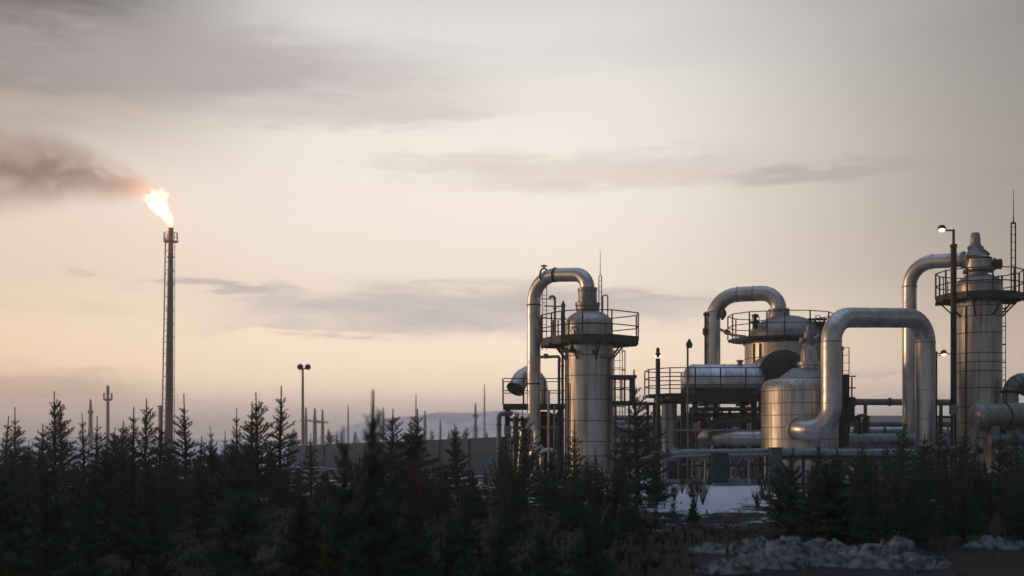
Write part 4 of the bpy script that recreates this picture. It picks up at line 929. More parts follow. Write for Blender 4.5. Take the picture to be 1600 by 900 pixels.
    for px, Y, h_, lab in ((1082, 44.2, .9, 'hand wheel valve in front of the thick pipe, below the drum'), (1150, 43, .8, 'hand wheel valve left of the banded vessel foot'), (1368, 45, 1.3, 'hand wheel valve inside the loop of the U-shaped pipe, left of its middle'), (1392, 45.4, 1.1, 'hand wheel valve inside the loop of the U-shaped pipe, right of its middle'), (1478, 44.2, 1.2, 'hand wheel valve between the U-shaped pipe and the tall lamp post'), (985, 47, 1.1, 'hand wheel valve right of the middle column foot'), (1008, 48, 1.5, 'hand wheel valve behind the spruce with the long leader')):
        handwheel_valve(lab, (X(px, Y), Y, ground_h(X(px, Y), Y)), .17, h_ + .2, rg.choice(('green_steel', 'grey_steel')))
    for px, py, Y, lab in ((1087, 668, 44.9, 'grey junction box on a leg of the drum platform'), (793, 672, 47.4, 'grey junction box on a leg of the small green platform'), (1490, 640, 43.2, 'grey junction box low on the tall lamp post')):
        t = thing('junction_box', lab, 'box', P(px, py, Y)); MB().box(P(px, py, Y), (.28, .16, .38)).build('case', 'grey_steel', t, False); MB().box(P(px, py, Y) + Vector((0, -.085, 0)), (.24, .012, .33)).build('door', 'galv', t, False); MB().tube([P(px, py, Y) - Vector((0, 0, .18)), (X(px, Y), Y, 0)], .02, 6).build('conduit', 'galv', t)
clutter()
# ================================================================== LOW WALL ON THE LEFT
def low_wall():
    a = Vector((X(455, 74), 74, 0)); b = Vector((X(788, 51), 51, 0)); t = thing('boundary_wall', 'low plain grey concrete wall running back behind the young spruces left of the plant', 'wall', (a + b) / 2)
    n = 9; d = (b - a); L = d.length; dn = d.normalized(); pn = Vector((-dn.y, dn.x, 0))
    h0, h1 = 1.22, 1.70
    body = MB(); vs = [a - pn * .1, b - pn * .1, b + pn * .1, a + pn * .1]; vs = vs + [vs[0] + Vector((0, 0, h0)), vs[1] + Vector((0, 0, h1)), vs[2] + Vector((0, 0, h1)), vs[3] + Vector((0, 0, h0))]
    body.add(vs, [(0, 3, 2, 1), (4, 5, 6, 7), (0, 1, 5, 4), (1, 2, 6, 5), (2, 3, 7, 6), (3, 0, 4, 7)]); body.build('panel', 'shed_metal', t, False)
    c = MB(); c.bar(a + Vector((0, 0, h0 + .03)), b + Vector((0, 0, h1 + .03)), .3, .06); c.build('coping', 'dark_steel', t, False)
    r = MB(); side = pn * (-.13) if (a + pn * -.13).length < (a + pn * .13).length else pn * .13
    r.bar(a + side + Vector((0, 0, h0 * .62)), b + side + Vector((0, 0, h1 * .62)), .05, .05); r.build('rail', 'dark_steel', t, False)
    for k in range(n + 1): q = a + d * k / n + side * 1.15; MB().bar(q, q + Vector((0, 0, h0 + (h1 - h0) * k / n)), .07).build('post', 'grey_steel', t, False)
low_wall()

# ================================================================== FLARE STACK, FLAME, SMOKE
FY = 120.0
def flare():
    Y = FY; k = Y / F; xb, xt = X(263.5, Y), X(267, Y); zt = Z(356, Y)
    t = thing('flare_stack', 'tall thin flare stack with red tip burning off gas, standing alone at the left', 'flare stack', (xb, Y, 0))
    L = lambda f: Vector((xb + (xt - xb) * f, Y, zt * f))
    MB().tube([L(0), L(.4), L(.75), L(.89)], [.44, .38, .30, .25], 18).build('stack', 'dark_steel', t)
    MB().tube([L(.89), L(.955), L(1)], [.27, .25, .27], 18).build('burner_tip', 'red_paint', t)
    c = L(.94); pf = MB().lathe([(.25, -.06), (.75, -.06), (.75, .03), (.25, .03)], c, 20); pts = [c + Vector((math.cos(a) * .72, math.sin(a) * .72, 0)) for a in [q * math.pi / 4 for q in range(8)]]; railing(pf, pts, .9, True, .03, .03, 2); pf.build('ring_platform', 'dark_steel', t)
    s_ = MB(); s_.tube([L(0) + Vector((-.75, 0, 0)), L(.955) + Vector((-.55, 0, 0))], .07, 8)
    for i in range(1, 20): f = i / 20; s_.bar(L(f), L(f) + Vector((-.65, 0, 0)), .06)
    s_.build('pilot_line', 'rust', t)
    l = MB(); 
    for dx in (.36, .56): l.tube([L(0) + Vector((dx + .08, -.1, 0)), L(.93) + Vector((dx - .1, -.1, 0))], .03, 6)
    for i in range(1, 60): f = .93 * i / 60; l.bar(L(f) + Vector((.25, -.1, 0)), L(f) + Vector((.62 - .14 * f, -.1, 0)), .04)
    l.build('ladder', 'dark_steel', t)
    b = MB()
    for i in range(1, 16): f = .93 * i / 16; b.ring(L(f), (0, 0, 1), .30 + .12 * (1 - f), .09, .07, 18)
    b.each('flange', 'dark_steel', t)
    t = thing('stub_stack', 'short pale pipe standing just left of the tall flare stack foot', 'pipe', (X(250, Y), Y, 0)); MB().tube([(X(250, Y), Y, 0), P(250, 634, Y)], .2, 14).build('pipe', 'galv', t); MB().lathe([(.2, 0), (.28, .03), (.28, .14), (.1, .16)], P(250, 636, Y), 14).build('cap', 'rust', t)
    # flame: a lump of glowing gas (volume emission in a closed mesh)
    pts = [(267.5, 356, 3), (266, 351, 6), (262.5, 344, 9.5), (257.5, 336, 12.5), (251.5, 327, 15), (246.5, 318, 15), (244, 311, 12.5), (243.5, 305, 12), (247, 300.5, 8), (252, 298, 3)]
    mb = MB(); n = 22; rings = []; path = [P(a, b_, Y) for a, b_, _ in pts]
    # resample
    fine = []
    for i in range(len(pts) - 1):
        for j in range(4):
            f = j / 4; fine.append((path[i].lerp(path[i + 1], f), (pts[i][2] * (1 - f) + pts[i + 1][2] * f) * k * .86))
    fine.append((path[-1], pts[-1][2] * k * .3))
    for i, (p, r) in enumerate(fine):
        for q in range(n):
            a = 2 * math.pi * q / n; d = Vector((math.cos(a), math.sin(a), 0)); g = 1 + (mnoise.noise(Vector((d.x * 1.3 + p.x * .6, d.y * 1.3, p.z * .9))) * .6 + mnoise.noise(Vector((d.x * 2.6, d.y * 2.6, p.z * 2.2))) * .35) * min(1, i / 12)
            mb.v.append(p + d * r * g + Vector((0, 0, mnoise.noise(Vector((d.x * 2, d.y * 2, i * .4))) * .12 * min(1, i / 8))))
    for i in range(len(fine) - 1):
        for q in range(n): mb.f.append((i * n + q, i * n + (q + 1) % n, (i + 1) * n + (q + 1) % n, (i + 1) * n + q))
    mb.f += [tuple(reversed(range(n))), tuple((len(fine) - 1) * n + q for q in range(n))]
    for tongue in ([(250, 312, 7), (257, 306, 6), (262, 303.5, 4), (265, 305, 1.2)], [(238, 316, 8), (232, 309, 5), (227, 306, 2.5), (223, 305, 1)], [(244, 306, 7), (240, 299, 4), (234, 294, 1)], [(252, 303, 5), (254, 297, 3), (250, 292, .8)], [(232, 312, 3), (226, 313, 2.2), (219, 309, .6)]):
        mb.tube([P(a, b_, Y) for a, b_, _ in tongue], [r * k for _, _, r in tongue], 14)
    m = bpy.data.materials.new('flame_gas'); m.use_nodes = True; tt = NT(m.node_tree)
    for q in list(tt.n): tt.n.remove(q)
    o = tt.node('ShaderNodeTexCoord').outputs['Object']
    em = tt.node('ShaderNodeEmission'); em.inputs[0].default_value = (1, .47, .19, 1)
    tt.put(em.inputs[1], tt.m('MULTIPLY_ADD', tt.sstep(tt.noise(o, .8, 4, .6), .25, .7), 2.6, .35))
    out = tt.node('ShaderNodeOutputMaterial'); tt.l.new(em.outputs[0], out.inputs['Volume'])
    tag(mb.build('flame', m, None, True, loc=P(267, 356, Y)), 'bright white and orange flame blowing left from the top of the flare stack', 'flame')
    fl = bpy.data.lights.new('flame_light', 'POINT'); fl.energy = 1700; fl.color = (1, .45, .18); fl.shadow_soft_size = 1.0
    fo = bpy.data.objects.new('flame_light', fl); COL.objects.link(fo); fo.location = P(251, 322, Y)
    # smoke: dark drifting plume
    L_ = 27.0; org = P(250, 300, Y)
    sp = MB(); ringn = 20; N = 26
    axis = lambda f: Vector((-f * L_, 0, 3.6 * f ** .6 + .6 * math.sin(f * 5) * f))
    rad = lambda f: .6 + 8.6 * f ** .7
    for i in range(N + 1):
        f = i / N; c = axis(f); r = rad(f)
        for q in range(ringn): a = 2 * math.pi * q / ringn; sp.v.append(org + c + Vector((0, math.cos(a) * r, math.sin(a) * r)))
    for i in range(N):
        for q in range(ringn): sp.f.append((i * ringn + q, i * ringn + (q + 1) % ringn, (i + 1) * ringn + (q + 1) % ringn, (i + 1) * ringn + q))
    sp.f += [tuple(reversed(range(ringn))), tuple(N * ringn + q for q in range(ringn))]
    m = bpy.data.materials.new('smoke_gas'); m.use_nodes = True; tt = NT(m.node_tree)
    for q in list(tt.n): tt.n.remove(q)
    o = tt.node('ShaderNodeTexCoord').outputs['Object']; ox, oy, oz = tt.sep(o)
    f = tt.m('DIVIDE', ox, -L_, clamp=True)
    zc = tt.m('ADD', tt.m('MULTIPLY_ADD', tt.m('POWER', f, .6), 3.6, .0), tt.m('MULTIPLY', tt.m('MULTIPLY', tt.m('SINE', tt.m('MULTIPLY', f, 5.0)), .6), f))
    rr = tt.m('MULTIPLY_ADD', tt.m('POWER', f, .7), 8.6, .6)
    dz = tt.m('SUBTRACT', oz, zc); d = tt.m('DIVIDE', tt.m('SQRT', tt.m('ADD', tt.m('MULTIPLY', dz, dz), tt.m('MULTIPLY', oy, oy))), rr)
    nz = tt.noise(tt.mapping(o, (.85, 1, 1.1)), .24, 6, .60, 1.0)
    dens = tt.m('MULTIPLY', tt.sstep(d, .98, .15), tt.sstep(nz, .34, .76))
    dens = tt.m('ADD', dens, tt.m('MULTIPLY', tt.sstep(d, .95, .3), .10))
    dens = tt.m('MULTIPLY', dens, tt.m('ADD', .19, tt.m('MULTIPLY', tt.sstep(f, 1.0, .0), .22)))
    pv = tt.node('ShaderNodeVolumePrincipled'); pv.inputs['Color'].default_value = (.80, .47, .30, 1); pv.inputs['Density Attribute'].default_value = ''
    tt.put(pv.inputs['Density'], dens); out = tt.node('ShaderNodeOutputMaterial'); tt.l.new(pv.outputs[0], out.inputs['Volume'])
    tag(sp.build('smoke', m, None, True, loc=org), 'brown smoke plume drifting left from the flare flame', 'smoke', kind='stuff')
flare()

# ================================================================== DISTANT MASTS
def masts():
    def mast(px, top, Y, wd, label, kind='pole', group='far masts beyond the low wall'):
        z = Z(top, Y); x = X(px, Y); k = Y / F
        t = thing({'pole': 'distant_mast', 'lattice': 'distant_mast', 'vent': 'distant_flare_stack', 'cross': 'power_pole'}[kind], label, {'cross': 'power pole', 'vent': 'stack'}.get(kind, 'mast'), (x, Y, 0), group)
        MB().tube([(x, Y, 0), (x, Y, z * .7), (x, Y, z)], [wd * k * .6, wd * k * .45, wd * k * .22], 10).build('pole', 'dark_steel', t)
        if kind == 'vent':
            zr = z - 22 * k; MB().lathe([(3 * k, -2 * k), (6.5 * k, 0), (7 * k, 2 * k), (3 * k, 2 * k)], (x, Y, zr), 14).build('ring_platform', 'dark_steel', t)
            a = MB()
            for q in range(6): an = q * math.pi / 3; a.tube([(x + 6.6 * k * math.cos(an), Y + 6.6 * k * math.sin(an), zr), (x + 6.6 * k * math.cos(an), Y + 6.6 * k * math.sin(an), zr + 11 * k)], .8 * k, 6)
            a.build('guard_rail', 'dark_steel', t); MB().lathe([(1.8 * k, -12 * k), (2.6 * k, -6 * k), (2.2 * k, 4 * k), (1 * k, 6 * k)], (x, Y, z - 5 * k), 12).build('tip', 'dark_steel', t)
        if kind == 'cross':
            MB().bar((x - 9 * k, Y, z - 20 * k), (x + 9 * k, Y, z - 20 * k), 2 * k).build('crossarm', 'dark_steel', t)
        if kind == 'lattice':
            MB().lathe([(1 * k, -5 * k), (4.5 * k, -1 * k), (4.5 * k, 1 * k), (1 * k, 5 * k)], (x, Y, z - 20 * k), 10).build('antenna_drum', 'dark_steel', t)
            a = MB()
            for q in (-1, 1): a.tube([(x + q * 7 * k, Y, 0), (x, Y, z * .75)], .5 * k, 5)
            a.build('guy_wire', 'dark_steel', t)
    mast(168.5, 603, 200, 5, 'hazy far stack with ring platform, left of the flare stack', 'vent')
    mast(141.5, 624, 230, 6, 'hazy shorter far stack furthest left above the spruces', 'lattice')
    mast(478, 637, 230, 5, 'hazy power pole close beside the floodlight mast', 'cross', 'far power poles')
    mast(492, 638, 230, 6, 'hazy power pole in the middle of the row right of the floodlight mast', 'cross', 'far power poles')
    mast(504, 640, 230, 5, 'hazy power pole ending the row right of the floodlight mast', 'cross', 'far power poles')
    mast(544, 632, 300, 3, 'very faint thin mast left of the tall blurred tree top')
    mast(599, 636, 280, 4, 'faint mast above the left snowy hill, left of the dark spruce')
    mast(650, 615, 320, 3, 'very faint tall mast behind the twin spruce tops')
    mast(664, 642, 260, 5, 'hazy short mast on the right slope of the left snowy hill', 'pole')
    mast(688, 656, 260, 4, 'hazy stubby mast between the two snowy hills')
    mast(743, 630, 220, 5, 'hazy mast with round antenna drum left of the plant', 'lattice')
    mast(757, 600, 330, 3, 'very faint tallest mast just left of the plant')
    mast(583, 610, 300, 3, 'very faint mast right of the blurred tree top')
masts()

# ================================================================== VEGETATION
def spruce_mesh(seed, h, slim=1., dens=1.0, leader=.42, needle=.052, fuzz=1.0):
    rg = random.Random(seed); wood = MB(); nd_v = []; nd_f = []
    def needles(p, q, per_m, ln, wd):
        d = q - p; L = d.length
        if L < 1e-4: return
        d.normalize(); a, b = frame_of(d); n = max(2, int(L * per_m))
        for i in range(n):
            f = (i + rg.random()) / n; t = rg.random() * 6.283; c = p + d * (L * f)
            out = (a * math.cos(t) + b * math.sin(t)); tip = c + (out * .82 + d * .62) * ln * (.7 + .6 * rg.random())
            sd = out.cross(d) * wd; k = len(nd_v); nd_v.extend((c - sd, c + sd, tip)); nd_f.append((k, k + 1, k + 2))
        k = len(nd_v)
    asd, asa = rg.random() * 6.283, rg.uniform(.05, .3)
    wood.tube([Vector((0, 0, -.15)), Vector((rg.uniform(-.02, .02), rg.uniform(-.02, .02), h * .5)), Vector((0, 0, h - .02))], [.012 + h * .016, .008 + h * .009, .007], 7)
    top = Vector((0, 0, h)); needles(Vector((0, 0, h - leader)), top, 420 * fuzz, needle * .8, .008)
    # needles on upper trunk
    needles(Vector((0, 0, h * .45)), Vector((0, 0, h - leader)), 160 * fuzz, needle * .9, .006)
    zc = h - leader; lev = 0
    while zc > .12:
        dist = h - zc
        nb = rg.choice((4, 5, 5, 6)) if lev < 3 else rg.choice((5, 6, 7))
        # main whorl and weaker branches between whorls
        lst = [(zc, 1.0, nb)]
        if lev > 0: lst += [(zc + rg.uniform(.08, .2), .62, 3), (zc + rg.uniform(.03, .1), .5, 2)]
        for zz, sc_, n in lst:
            a0 = rg.random() * 6.283
            for i in range(n):
                az_ = a0 + i * 6.283 / n + rg.uniform(-.3, .3); dist2 = h - zz
                L = (.075 + .36 * dist2 ** 1.02) * slim * sc_ * rg.uniform(.6, 1.18)
                if rg.random() < .08: continue
                L = min(L * (1 + asa * math.cos(az_ - asd)), .95 * slim)
                up = R(62 - 26 * min(1, dist2 / 1.3) + rg.uniform(-8, 8)) if dist2 < 1.3 else R(30 - 16 * min(1, (dist2 - 1.3) / 1.5) + rg.uniform(-8, 8))
                o = Vector((0, 0, zz)); hd = Vector((math.cos(az_), math.sin(az_), 0)); pts = [o]; ns = 4; p = o
                for s_ in range(ns):
                    u = up - R(14) * math.sin(s_ / ns * 3.14) + R(16) * (s_ / ns); p = p + (hd * math.cos(u) + Vector((0, 0, math.sin(u)))) * (L / ns); pts.append(p)
                wood.tube(pts, [.010 + .004 * L] + [.008, .007, .006, .004], 5, False)
                for s_ in range(ns): needles(pts[s_], pts[s_ + 1], 150 * dens * fuzz, needle, .0088)
                if L > .16:
                    m = int(L / .068 * dens)
                    for j in range(m):
                        f = .22 + .72 * (j + rg.random() * .6) / m; s_ = min(ns - 1, int(f * ns)); c = pts[s_].lerp(pts[s_ + 1], f * ns - s_)
                        sd = 1 if j % 2 else -1; tl = L * (1 - f) * .62 + .05; tang = (pts[s_ + 1] - pts[s_]).normalized(); perp = tang.cross(Vector((0, 0, 1))).normalized()
                        e = c + (tang * .72 + perp * sd * rg.uniform(.5, .85) + Vector((0, 0, rg.uniform(-.1, .3)))).normalized() * tl * rg.uniform(.7, 1.15)
                        needles(c, e, 130 * dens * fuzz, needle * .92, .0088)
                        if tl > .2 and dens > .8:
                            for g in (-1, 1):
                                c2 = c.lerp(e, .5); e2 = c2 + ((e - c).normalized() * .75 + perp * g * .6 + tang * .2).normalized() * tl * .4; needles(c2, e2, 120 * fuzz, needle * .9, .0088)
        zc -= rg.uniform(.17, .25) * (1 if lev else 1); lev += 1
    nm = bpy.data.meshes.new('crown'); nm.from_pydata(nd_v, [], nd_f); nm.update()
    wm = bpy.data.meshes.new('trunk'); wm.from_pydata(wood.v, [], wood.f); wm.update(); wm.shade_smooth()
    return h, nm, wm
protos = [spruce_mesh(11, 2.7, .85, .8, .5), spruce_mesh(22, 2.5, 1.0, .85, .4), spruce_mesh(33, 2.8, .8, .75, .46), spruce_mesh(44, 2.3, 1.1, .9, .36), spruce_mesh(55, 2.6, .95, .8, .44), spruce_mesh(66, 2.1, 1.15, .85, .34), spruce_mesh(77, 2.9, .72, .9, .58), spruce_mesh(88, 1.8, 1.3, 1.0, .26), spruce_mesh(99, 2.4, .9, .95, .3)]
for h, a, b in protos: a.materials.append(M['needles']); b.materials.append(M['bark'])
dry = []
for i in (1, 3):
    a = protos[i][1].copy(); a.materials.clear(); a.materials.append(M['needles_dry']); dry.append((protos[i][0], a, protos[i][2]))
trng = random.Random(5)
def place_tree(x, y, height, label, group=None, pi=None, dryish=False, name='spruce_sapling', cat='tree', wide=1.0):
    h, cm, wm = (trng.choice(dry) if dryish else protos[trng.randrange(9) if pi is None else pi])
    z = ground_h(x, y) - .02; s = height / h
    t = thing(name, label, cat, (x, y, z), group); t.rotation_euler = (0, 0, trng.random() * 6.28)
    # lean a touch
    t.rotation_euler[0] = trng.gauss(0, .03); t.rotation_euler[1] = trng.gauss(0, .03); wide = wide * trng.uniform(.8, 1.12)
    t.scale = (s * wide, s * wide, s)
    for nm, me in (('crown', cm), ('trunk', wm)):
        o = bpy.data.objects.new(nm, me); COL.objects.link(o); o.parent = t
    return t
def tip(px, py, Y, label, **k):
    place_tree(X(px, Y), Y, Z(py, Y) + .02 - ground_h(X(px, Y), Y), label, **k)
# spruces whose tops stand out against the sky or the plant
tip(6, 650, 30, 'young spruce at the very left edge of the photo', pi=2)
tip(24, 637, 29, 'young spruce second from the left edge, bristly bare leader', pi=0)
tip(87, 611, 30, 'tallest young spruce of the left clump, dark against the sky', pi=4)
tip(99, 628, 31.5, 'young spruce pressed against the tallest one of the left clump', pi=2)
tip(64, 662, 27, 'short young spruce left of the tallest one of the left clump', pi=1)
tip(134, 645, 30, 'narrow young spruce under the shorter hazy far stack', pi=2)
tip(152, 650, 32, 'narrow young spruce just left of the far stack with ring platform', pi=0)
tip(172, 668, 29, 'low young spruce in front of the far stack with ring platform', pi=1)
tip(188, 658, 31, 'small young spruce right of the far stack with ring platform', pi=5)
tip(205, 636, 30, 'slender young spruce left of the bushy one near the flare stack', pi=2)
tip(225, 623, 29, 'bushy young spruce nearest the flare stack on its left', pi=4)
tip(250, 660, 30, 'low young spruce in front of the flare stack foot', pi=1)
tip(291, 615, 30, 'tall young spruce with open branches just right of the flare stack', pi=0)
tip(312, 682, 28, 'low young spruce beside the open-branched one right of the flare stack', pi=3)
tip(338, 665, 33, 'narrow young spruce alone in the gap right of the flare stack', pi=2)
tip(352, 674, 34, 'smallest young spruce in the gap right of the flare stack', pi=0)
tip(370, 638, 30, 'thin young spruce leftmost of the clump left of the floodlight mast', pi=2)
tip(392, 628, 31, 'young spruce hugging the left flank of the pair left of the floodlight mast', pi=0)
tip(404, 614, 29, 'second tallest young spruce left of the floodlight mast', pi=4)
tip(437, 603, 29, 'tallest young spruce left of the floodlight mast, long bristly leader', pi=2)
tip(486, 677, 33, 'small young spruce right of the floodlight mast pole', pi=0)
tip(611, 639, 30, 'dense dark young spruce before the left snowy hill', pi=4)
tip(637, 656, 31, 'slim young spruce right of the dense one before the left snowy hill', pi=2)
tip(649, 640, 29.5, 'brownish young spruce with thin bare leader before the low wall', dryish=True)
tip(716, 663, 30, 'evenly shaped young spruce alone before the low wall', pi=1)
tip(758, 728, 34, 'very small young spruce at the right end of the low wall', pi=0)
tip(793, 690, 32, 'small young spruce under the left edge of the small green platform', pi=1)
tip(822, 640, 28, 'broad dark young spruce before the leg of the arched pipe', pi=4)
tip(862, 700, 30, 'low young spruce between the broad one and the middle column', pi=3)
tip(896, 655, 30, 'young spruce before the left side of the middle column shell', pi=0)
tip(930, 702, 31, 'small young spruce before the foot of the middle column', pi=2)
tip(998, 578, 29, 'tall young spruce with long thin leader right of the middle column', pi=0)
tip(975, 680, 27, 'low bushy young spruce at the left foot of the one with the long leader', pi=3)
tip(1025, 700, 28, 'low bushy young spruce at the right foot of the one with the long leader', pi=3)
tip(1407, 644, 30, 'thin young spruce before the left foot of the U-shaped pipe right leg', pi=0)
tip(1467, 645, 31, 'thin young spruce between the U-shaped pipe and the tall lamp post', pi=2)
tip(1280, 690, 30, 'young spruce before the banded vessel foot', pi=1)
tip(1345, 690, 29, 'dark young spruce before the low pipe right of the banded vessel', pi=3)
tip(1437, 678, 29, 'young spruce before the right leg of the U-shaped pipe', pi=5)
tip(1505, 672, 28, 'young spruce before the foot of the right column', pi=1)
tip(1560, 678, 29, 'young spruce before the big flanged pipe', pi=3)
tip(1592, 668, 30, 'young spruce at the right edge of the photo', pi=4)
tip(1240, 735, 27, 'little young spruce beside the snow patch, under the blue-grey post', pi=5)
# near, out of focus
tip(572, 610, 9.5, 'tall blurred near sapling with forked top before the low wall', pi=4, wide=.7)
tip(588, 636, 9.7, 'blurred near sapling touching the tall forked one on its right', pi=2, wide=.7)
tip(541, 667, 10.5, 'blurred near sapling left of the tall forked one', pi=1, wide=.8)
# filler: the thicket of young spruces
def thicket(n, pxr, Yr, topr, label, group, dry_p=.08):
    for i in range(n):
        Y = trng.uniform(*Yr); px = trng.uniform(*pxr); py = trng.uniform(*topr)
        place_tree(X(px, Y), Y, max(.5, Z(py, Y)), label, group, dryish=trng.random() < dry_p)
thicket(48, (-20, 470), (18, 34), (684, 735), 'dark young spruce crowded in the thicket that fills the lower left', 'spruce thicket at lower left')
thicket(22, (-40, 600), (9, 17), (698, 770), 'blurred near young spruce low in the dark lower left corner', 'near blurred spruces at lower left')
thicket(28, (470, 900), (17, 33), (725, 775), 'dark low young spruce in the thicket before the low wall', 'spruce thicket before the low wall', .12)
thicket(12, (520, 930), (9.5, 16), (755, 810), 'blurred near young spruce low in the middle of the foreground', 'near blurred spruces in the middle')
thicket(10, (860, 1060), (19, 32), (728, 800), 'dark low young spruce around the one with the long leader', 'spruces right of the middle column')
thicket(50, (1200, 1650), (17.5, 32), (696, 742), 'dark young spruce crowded in the thicket before the right of the plant', 'spruce thicket at lower right')
thicket(14, (1260, 1650), (16.5, 20), (735, 780), 'low young spruce in front of the right thicket, behind the rocks', 'low spruces behind the rocks')
thicket(15, (850, 1085), (13.5, 24), (768, 838), 'dark low young spruce in the middle foreground left of the snow path', 'low spruces left of the snow path')
thicket(11, (775, 965), (22, 30), (690, 735), 'dark young spruce before the foot of the small green platform and middle column', 'spruces before the middle column')
thicket(10, (470, 790), (62, 68), (690, 712), 'small bush-like spruce close to the foot of the low wall', 'bushy spruces along the low wall', .3)
for i in range(22):  # unseen spruces added out of frame to keep low sun off the yard
    Y = 45 + i * 1.9 + trng.uniform(-.6, .6); x_ = -.47 * Y - trng.uniform(3, 14)
    place_tree(x_, Y, trng.uniform(3.6, 4.8), 'unseen young spruce added left of the plant yard for its shade', 'added shade spruces left of the yard')
for i, (px, py) in enumerate(((513, 668), (526, 672), (535, 668), (459, 668), (701, 668), (712, 664), (728, 668), (515, 676), (555, 672), (675, 670), (760, 672))):
    tip(px, py, 100 + i * 4, 'hazy far tree rising behind the low grey wall', group='far trees behind the low wall', name='distant_tree')

# bare bent stick, twigs, heath cover
def heath():
    rg = random.Random(3); v = []; f = []
    for i in range(5200):
        Y = 8.5 + 30 * rg.random() ** 1.3; px = rg.uniform(-60, 1660); x = X(px, Y)
        if 1050 < px < 1215 and Y > 21 and rg.random() < .9: continue
        z = ground_h(x, Y); s_ = rg.uniform(.05, .2)
        if px > 1080 and Y < 17.6 and rg.random() < .9: continue
        for k in range(7):
            a = rg.random() * 6.28; t = rg.uniform(.2, .9); d = Vector((math.cos(a) * t, math.sin(a) * t, 1)).normalized(); p = Vector((x + rg.uniform(-.12, .12), Y + rg.uniform(-.12, .12), z - .02)); sd = Vector((-math.sin(a), math.cos(a), 0)) * rg.uniform(.004, .012)
            m = p + d * s_ * .6; e = p + d * s_ + Vector((math.cos(a), math.sin(a), -.3)) * s_ * .25; n = len(v); v += [p - sd, p + sd, m + sd * .8, m - sd * .8, e]; f += [(n, n + 1, n + 2, n + 3), (n + 3, n + 2, n + 4)]
    mb = MB(); mb.v = v; mb.f = f; tag(mb.build('heath_cover', 'heath', None, False), 'low dark heath and grass between the trees', 'ground cover', kind='stuff')
heath()
def stick():
    Y = 17; t = MB(); p_ = [P(928, 875, Y), P(936, 835, Y), P(944, 805, Y), P(952, 788, Y), P(957, 786, Y)]; p_[0].z = ground_h(p_[0].x, Y) - .02
    t.tube(p_, [.016, .014, .011, .007, .004], 7); t.tube([p_[2], p_[2] + Vector((-.06, 0, .12))], [.007, .003], 5)
    tag(t.build('dry_stalk', 'dry_wood', None, True, loc=(p_[0].x, Y, 0)), 'single pale dry stalk leaning right in the dark foreground', 'stalk')
    rg = random.Random(9)
    for i, (px, Y) in enumerate(((1066, 33.5), (1078, 31), (1090, 33), (1054, 30), (1192, 31), (1204, 28.5), (1216, 30), (1098, 28), (1086, 26.5), (1184, 26.5))):
        x = X(px, Y); b = MB(); h_ = rg.uniform(.35, .7)
        for k in range(20):
            a = rg.random() * 6.28; sp_ = rg.uniform(.08, .45); e = Vector((x + math.cos(a) * h_ * sp_, Y + math.sin(a) * h_ * sp_, ground_h(x, Y) + h_ * rg.uniform(.6, 1))); o = Vector((x, Y, ground_h(x, Y) - .02)); m = o.lerp(e, .5) + Vector((rg.uniform(-.05, .05), 0, .05)); b.tube([o, m, e], [.007, .005, .002], 5, False)
            for q in range(3): e2 = m + (e - m) * rg.random() + Vector((rg.uniform(-.15, .15), rg.uniform(-.1, .1), rg.uniform(.05, .18))); b.tube([m, e2], [.004, .002], 4, False)
        tag(b.build('twig_bush', 'bark', None, False, loc=(x, Y, 0)), 'small bare twiggy bush at the edge of the snow patch', 'bush', 'twiggy bushes round the snow patch')
stick()
def bushes():
    rg = random.Random(21)
    for i in range(26):
        Y = rg.uniform(18, 33); px = rg.choice((rg.uniform(1210, 1640), rg.uniform(1210, 1640), rg.uniform(480, 1000))); x = X(px, Y); h_ = rg.uniform(.7, 1.35); b = MB(); g0 = ground_h(x, Y)
        for k in range(26):
            a = rg.random() * 6.28; t = rg.uniform(.05, .42); o = Vector((x + math.cos(a) * .06, Y + math.sin(a) * .06, g0 - .03)); e = Vector((x + math.cos(a) * h_ * t, Y + math.sin(a) * h_ * t, g0 + h_ * rg.uniform(.6, 1)))
            m = o.lerp(e, .5) + Vector((math.cos(a), math.sin(a), 0)) * -.04; b.tube([o, m, e], [.009, .007, .003], 4, False)
            for q in range(6):
                c = m.lerp(e, rg.uniform(-.3, .9)); e2 = c + ((e - m).normalized() + Vector((rg.uniform(-.7, .7), rg.uniform(-.7, .7), rg.uniform(-.1, .5)))).normalized() * rg.uniform(.1, .28); b.tube([c, e2], [.005, .003], 4, False)
        tag(b.build('twig_bush', 'bark', None, False, loc=(x, Y, 0)), 'tall bare twiggy bush tangled among the young spruces', 'bush', 'bare bushes among the spruces')
bushes()
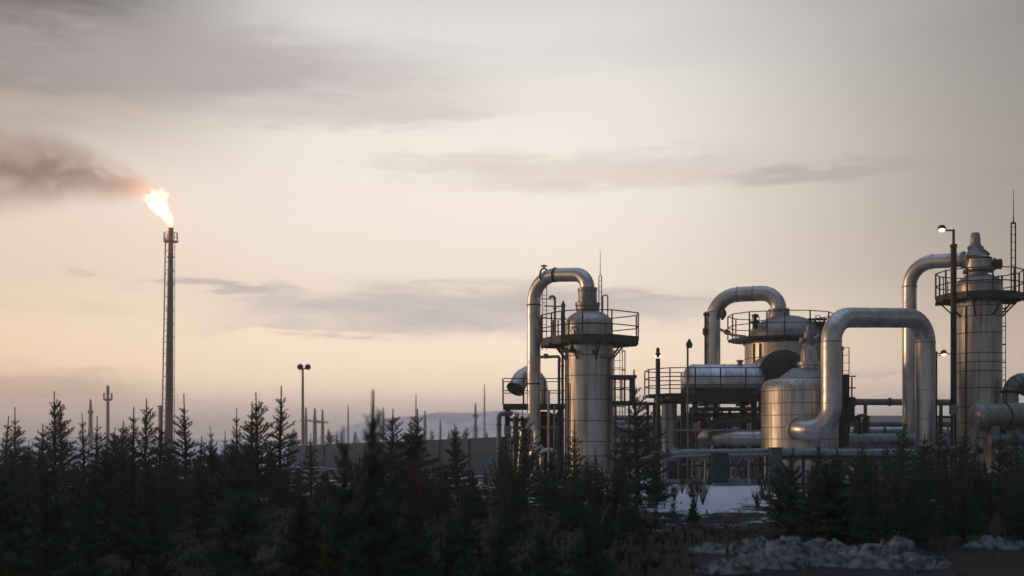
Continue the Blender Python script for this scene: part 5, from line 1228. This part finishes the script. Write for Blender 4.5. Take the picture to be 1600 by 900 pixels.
# ------------------------------------------------------------------ rocks
def rock(px, py, Y, wpx, hpx, seed, label):
    x = X(px, Y); w_ = wpx * Y / F / 2 * 1.45; g0 = ground_h(x, Y); H = max(.16, Z(py, Y) - g0) * 1.05; mb = MB(); n = 96; off = Vector((seed * 3.1, seed * 1.7, 0)); m = 56
    for j in range(m + 1):
        v = j / m * 2 - 1
        for i in range(n + 1):
            u = i / n * 2 - 1; q = Vector((u * w_, v * w_ * .55, 0)) * 1.0 + off
            r2 = math.sqrt(u * u + v * v) * (1 + .30 * mnoise.noise(Vector((u * 1.4, v * 1.4, seed))))
            e = max(0, 1 - r2 ** 2.2) ** .55
            dist, _ = mnoise.voronoi(q * 3.4); crack = min(1, (dist[1] - dist[0]) * 3.2)
            dist2, _ = mnoise.voronoi(q * 8.5 + Vector((3, 1, 0))); c2 = min(1, (dist2[1] - dist2[0]) * 3)
            lay = mnoise.noise(q * 2.2) * .30 + mnoise.noise(q * 6.0) * .14 + mnoise.noise(q * 17) * .05
            step = (mnoise.cell(q * 3.4) - .0) * .16
            h = H * e * (.50 + lay + step + .48 * crack + .16 * c2) - .12 * (1 - e) - (.05 if e == 0 else 0)
            mb.v.append(Vector((x + u * w_ + mnoise.noise(q * 5) * .03, Y + v * w_ * .55, ground_h(x + u * w_, Y + v * w_ * .55) * .0 + g0 + h - .04)))
    W = n + 1
    mb.f = [(j * W + i, j * W + i + 1, (j + 1) * W + i + 1, (j + 1) * W + i) for j in range(m) for i in range(n)]
    o = mb.build('rock', 'rock', None, True, loc=(x, Y, 0)); tag(o, label, 'rock', 'rocks along the bottom edge')
rock(1240, 840, 15.8, 190, 62, 1, 'largest rounded rock of the bottom edge, left of the middle of the heap')
rock(1350, 850, 15.3, 120, 55, 2, 'rounded rock right of the largest one in the bottom heap')
rock(1398, 844, 15.3, 80, 52, 3, 'flat-topped upright rock at the right end of the bottom heap')
rock(1440, 866, 14.6, 90, 36, 4, 'low sloping rock tailing off right of the bottom heap')
rock(1170, 858, 15.9, 110, 44, 5, 'jagged low rock left of the largest one in the bottom heap')
rock(1112, 862, 16.1, 70, 34, 6, 'small pale-edged rock at the left end of the bottom heap')
rock(1300, 880, 14.2, 110, 34, 7, 'low rock in front of the largest one at the bottom edge')
rock(1212, 884, 13.9, 90, 20, 8, 'small flat rock lowest in the bottom heap')
rock(1190, 876, 14.3, 120, 30, 12, 'broad low rock before the left end of the bottom heap')
rock(1380, 880, 14.1, 140, 30, 13, 'broad low rock before the right end of the bottom heap')
rock(1140, 890, 13.6, 90, 20, 14, 'low rock at the bottom edge under the left end of the heap')
rock(1560, 842, 17.2, 100, 26, 11, 'long low ridge of rock alone at the lower right edge')
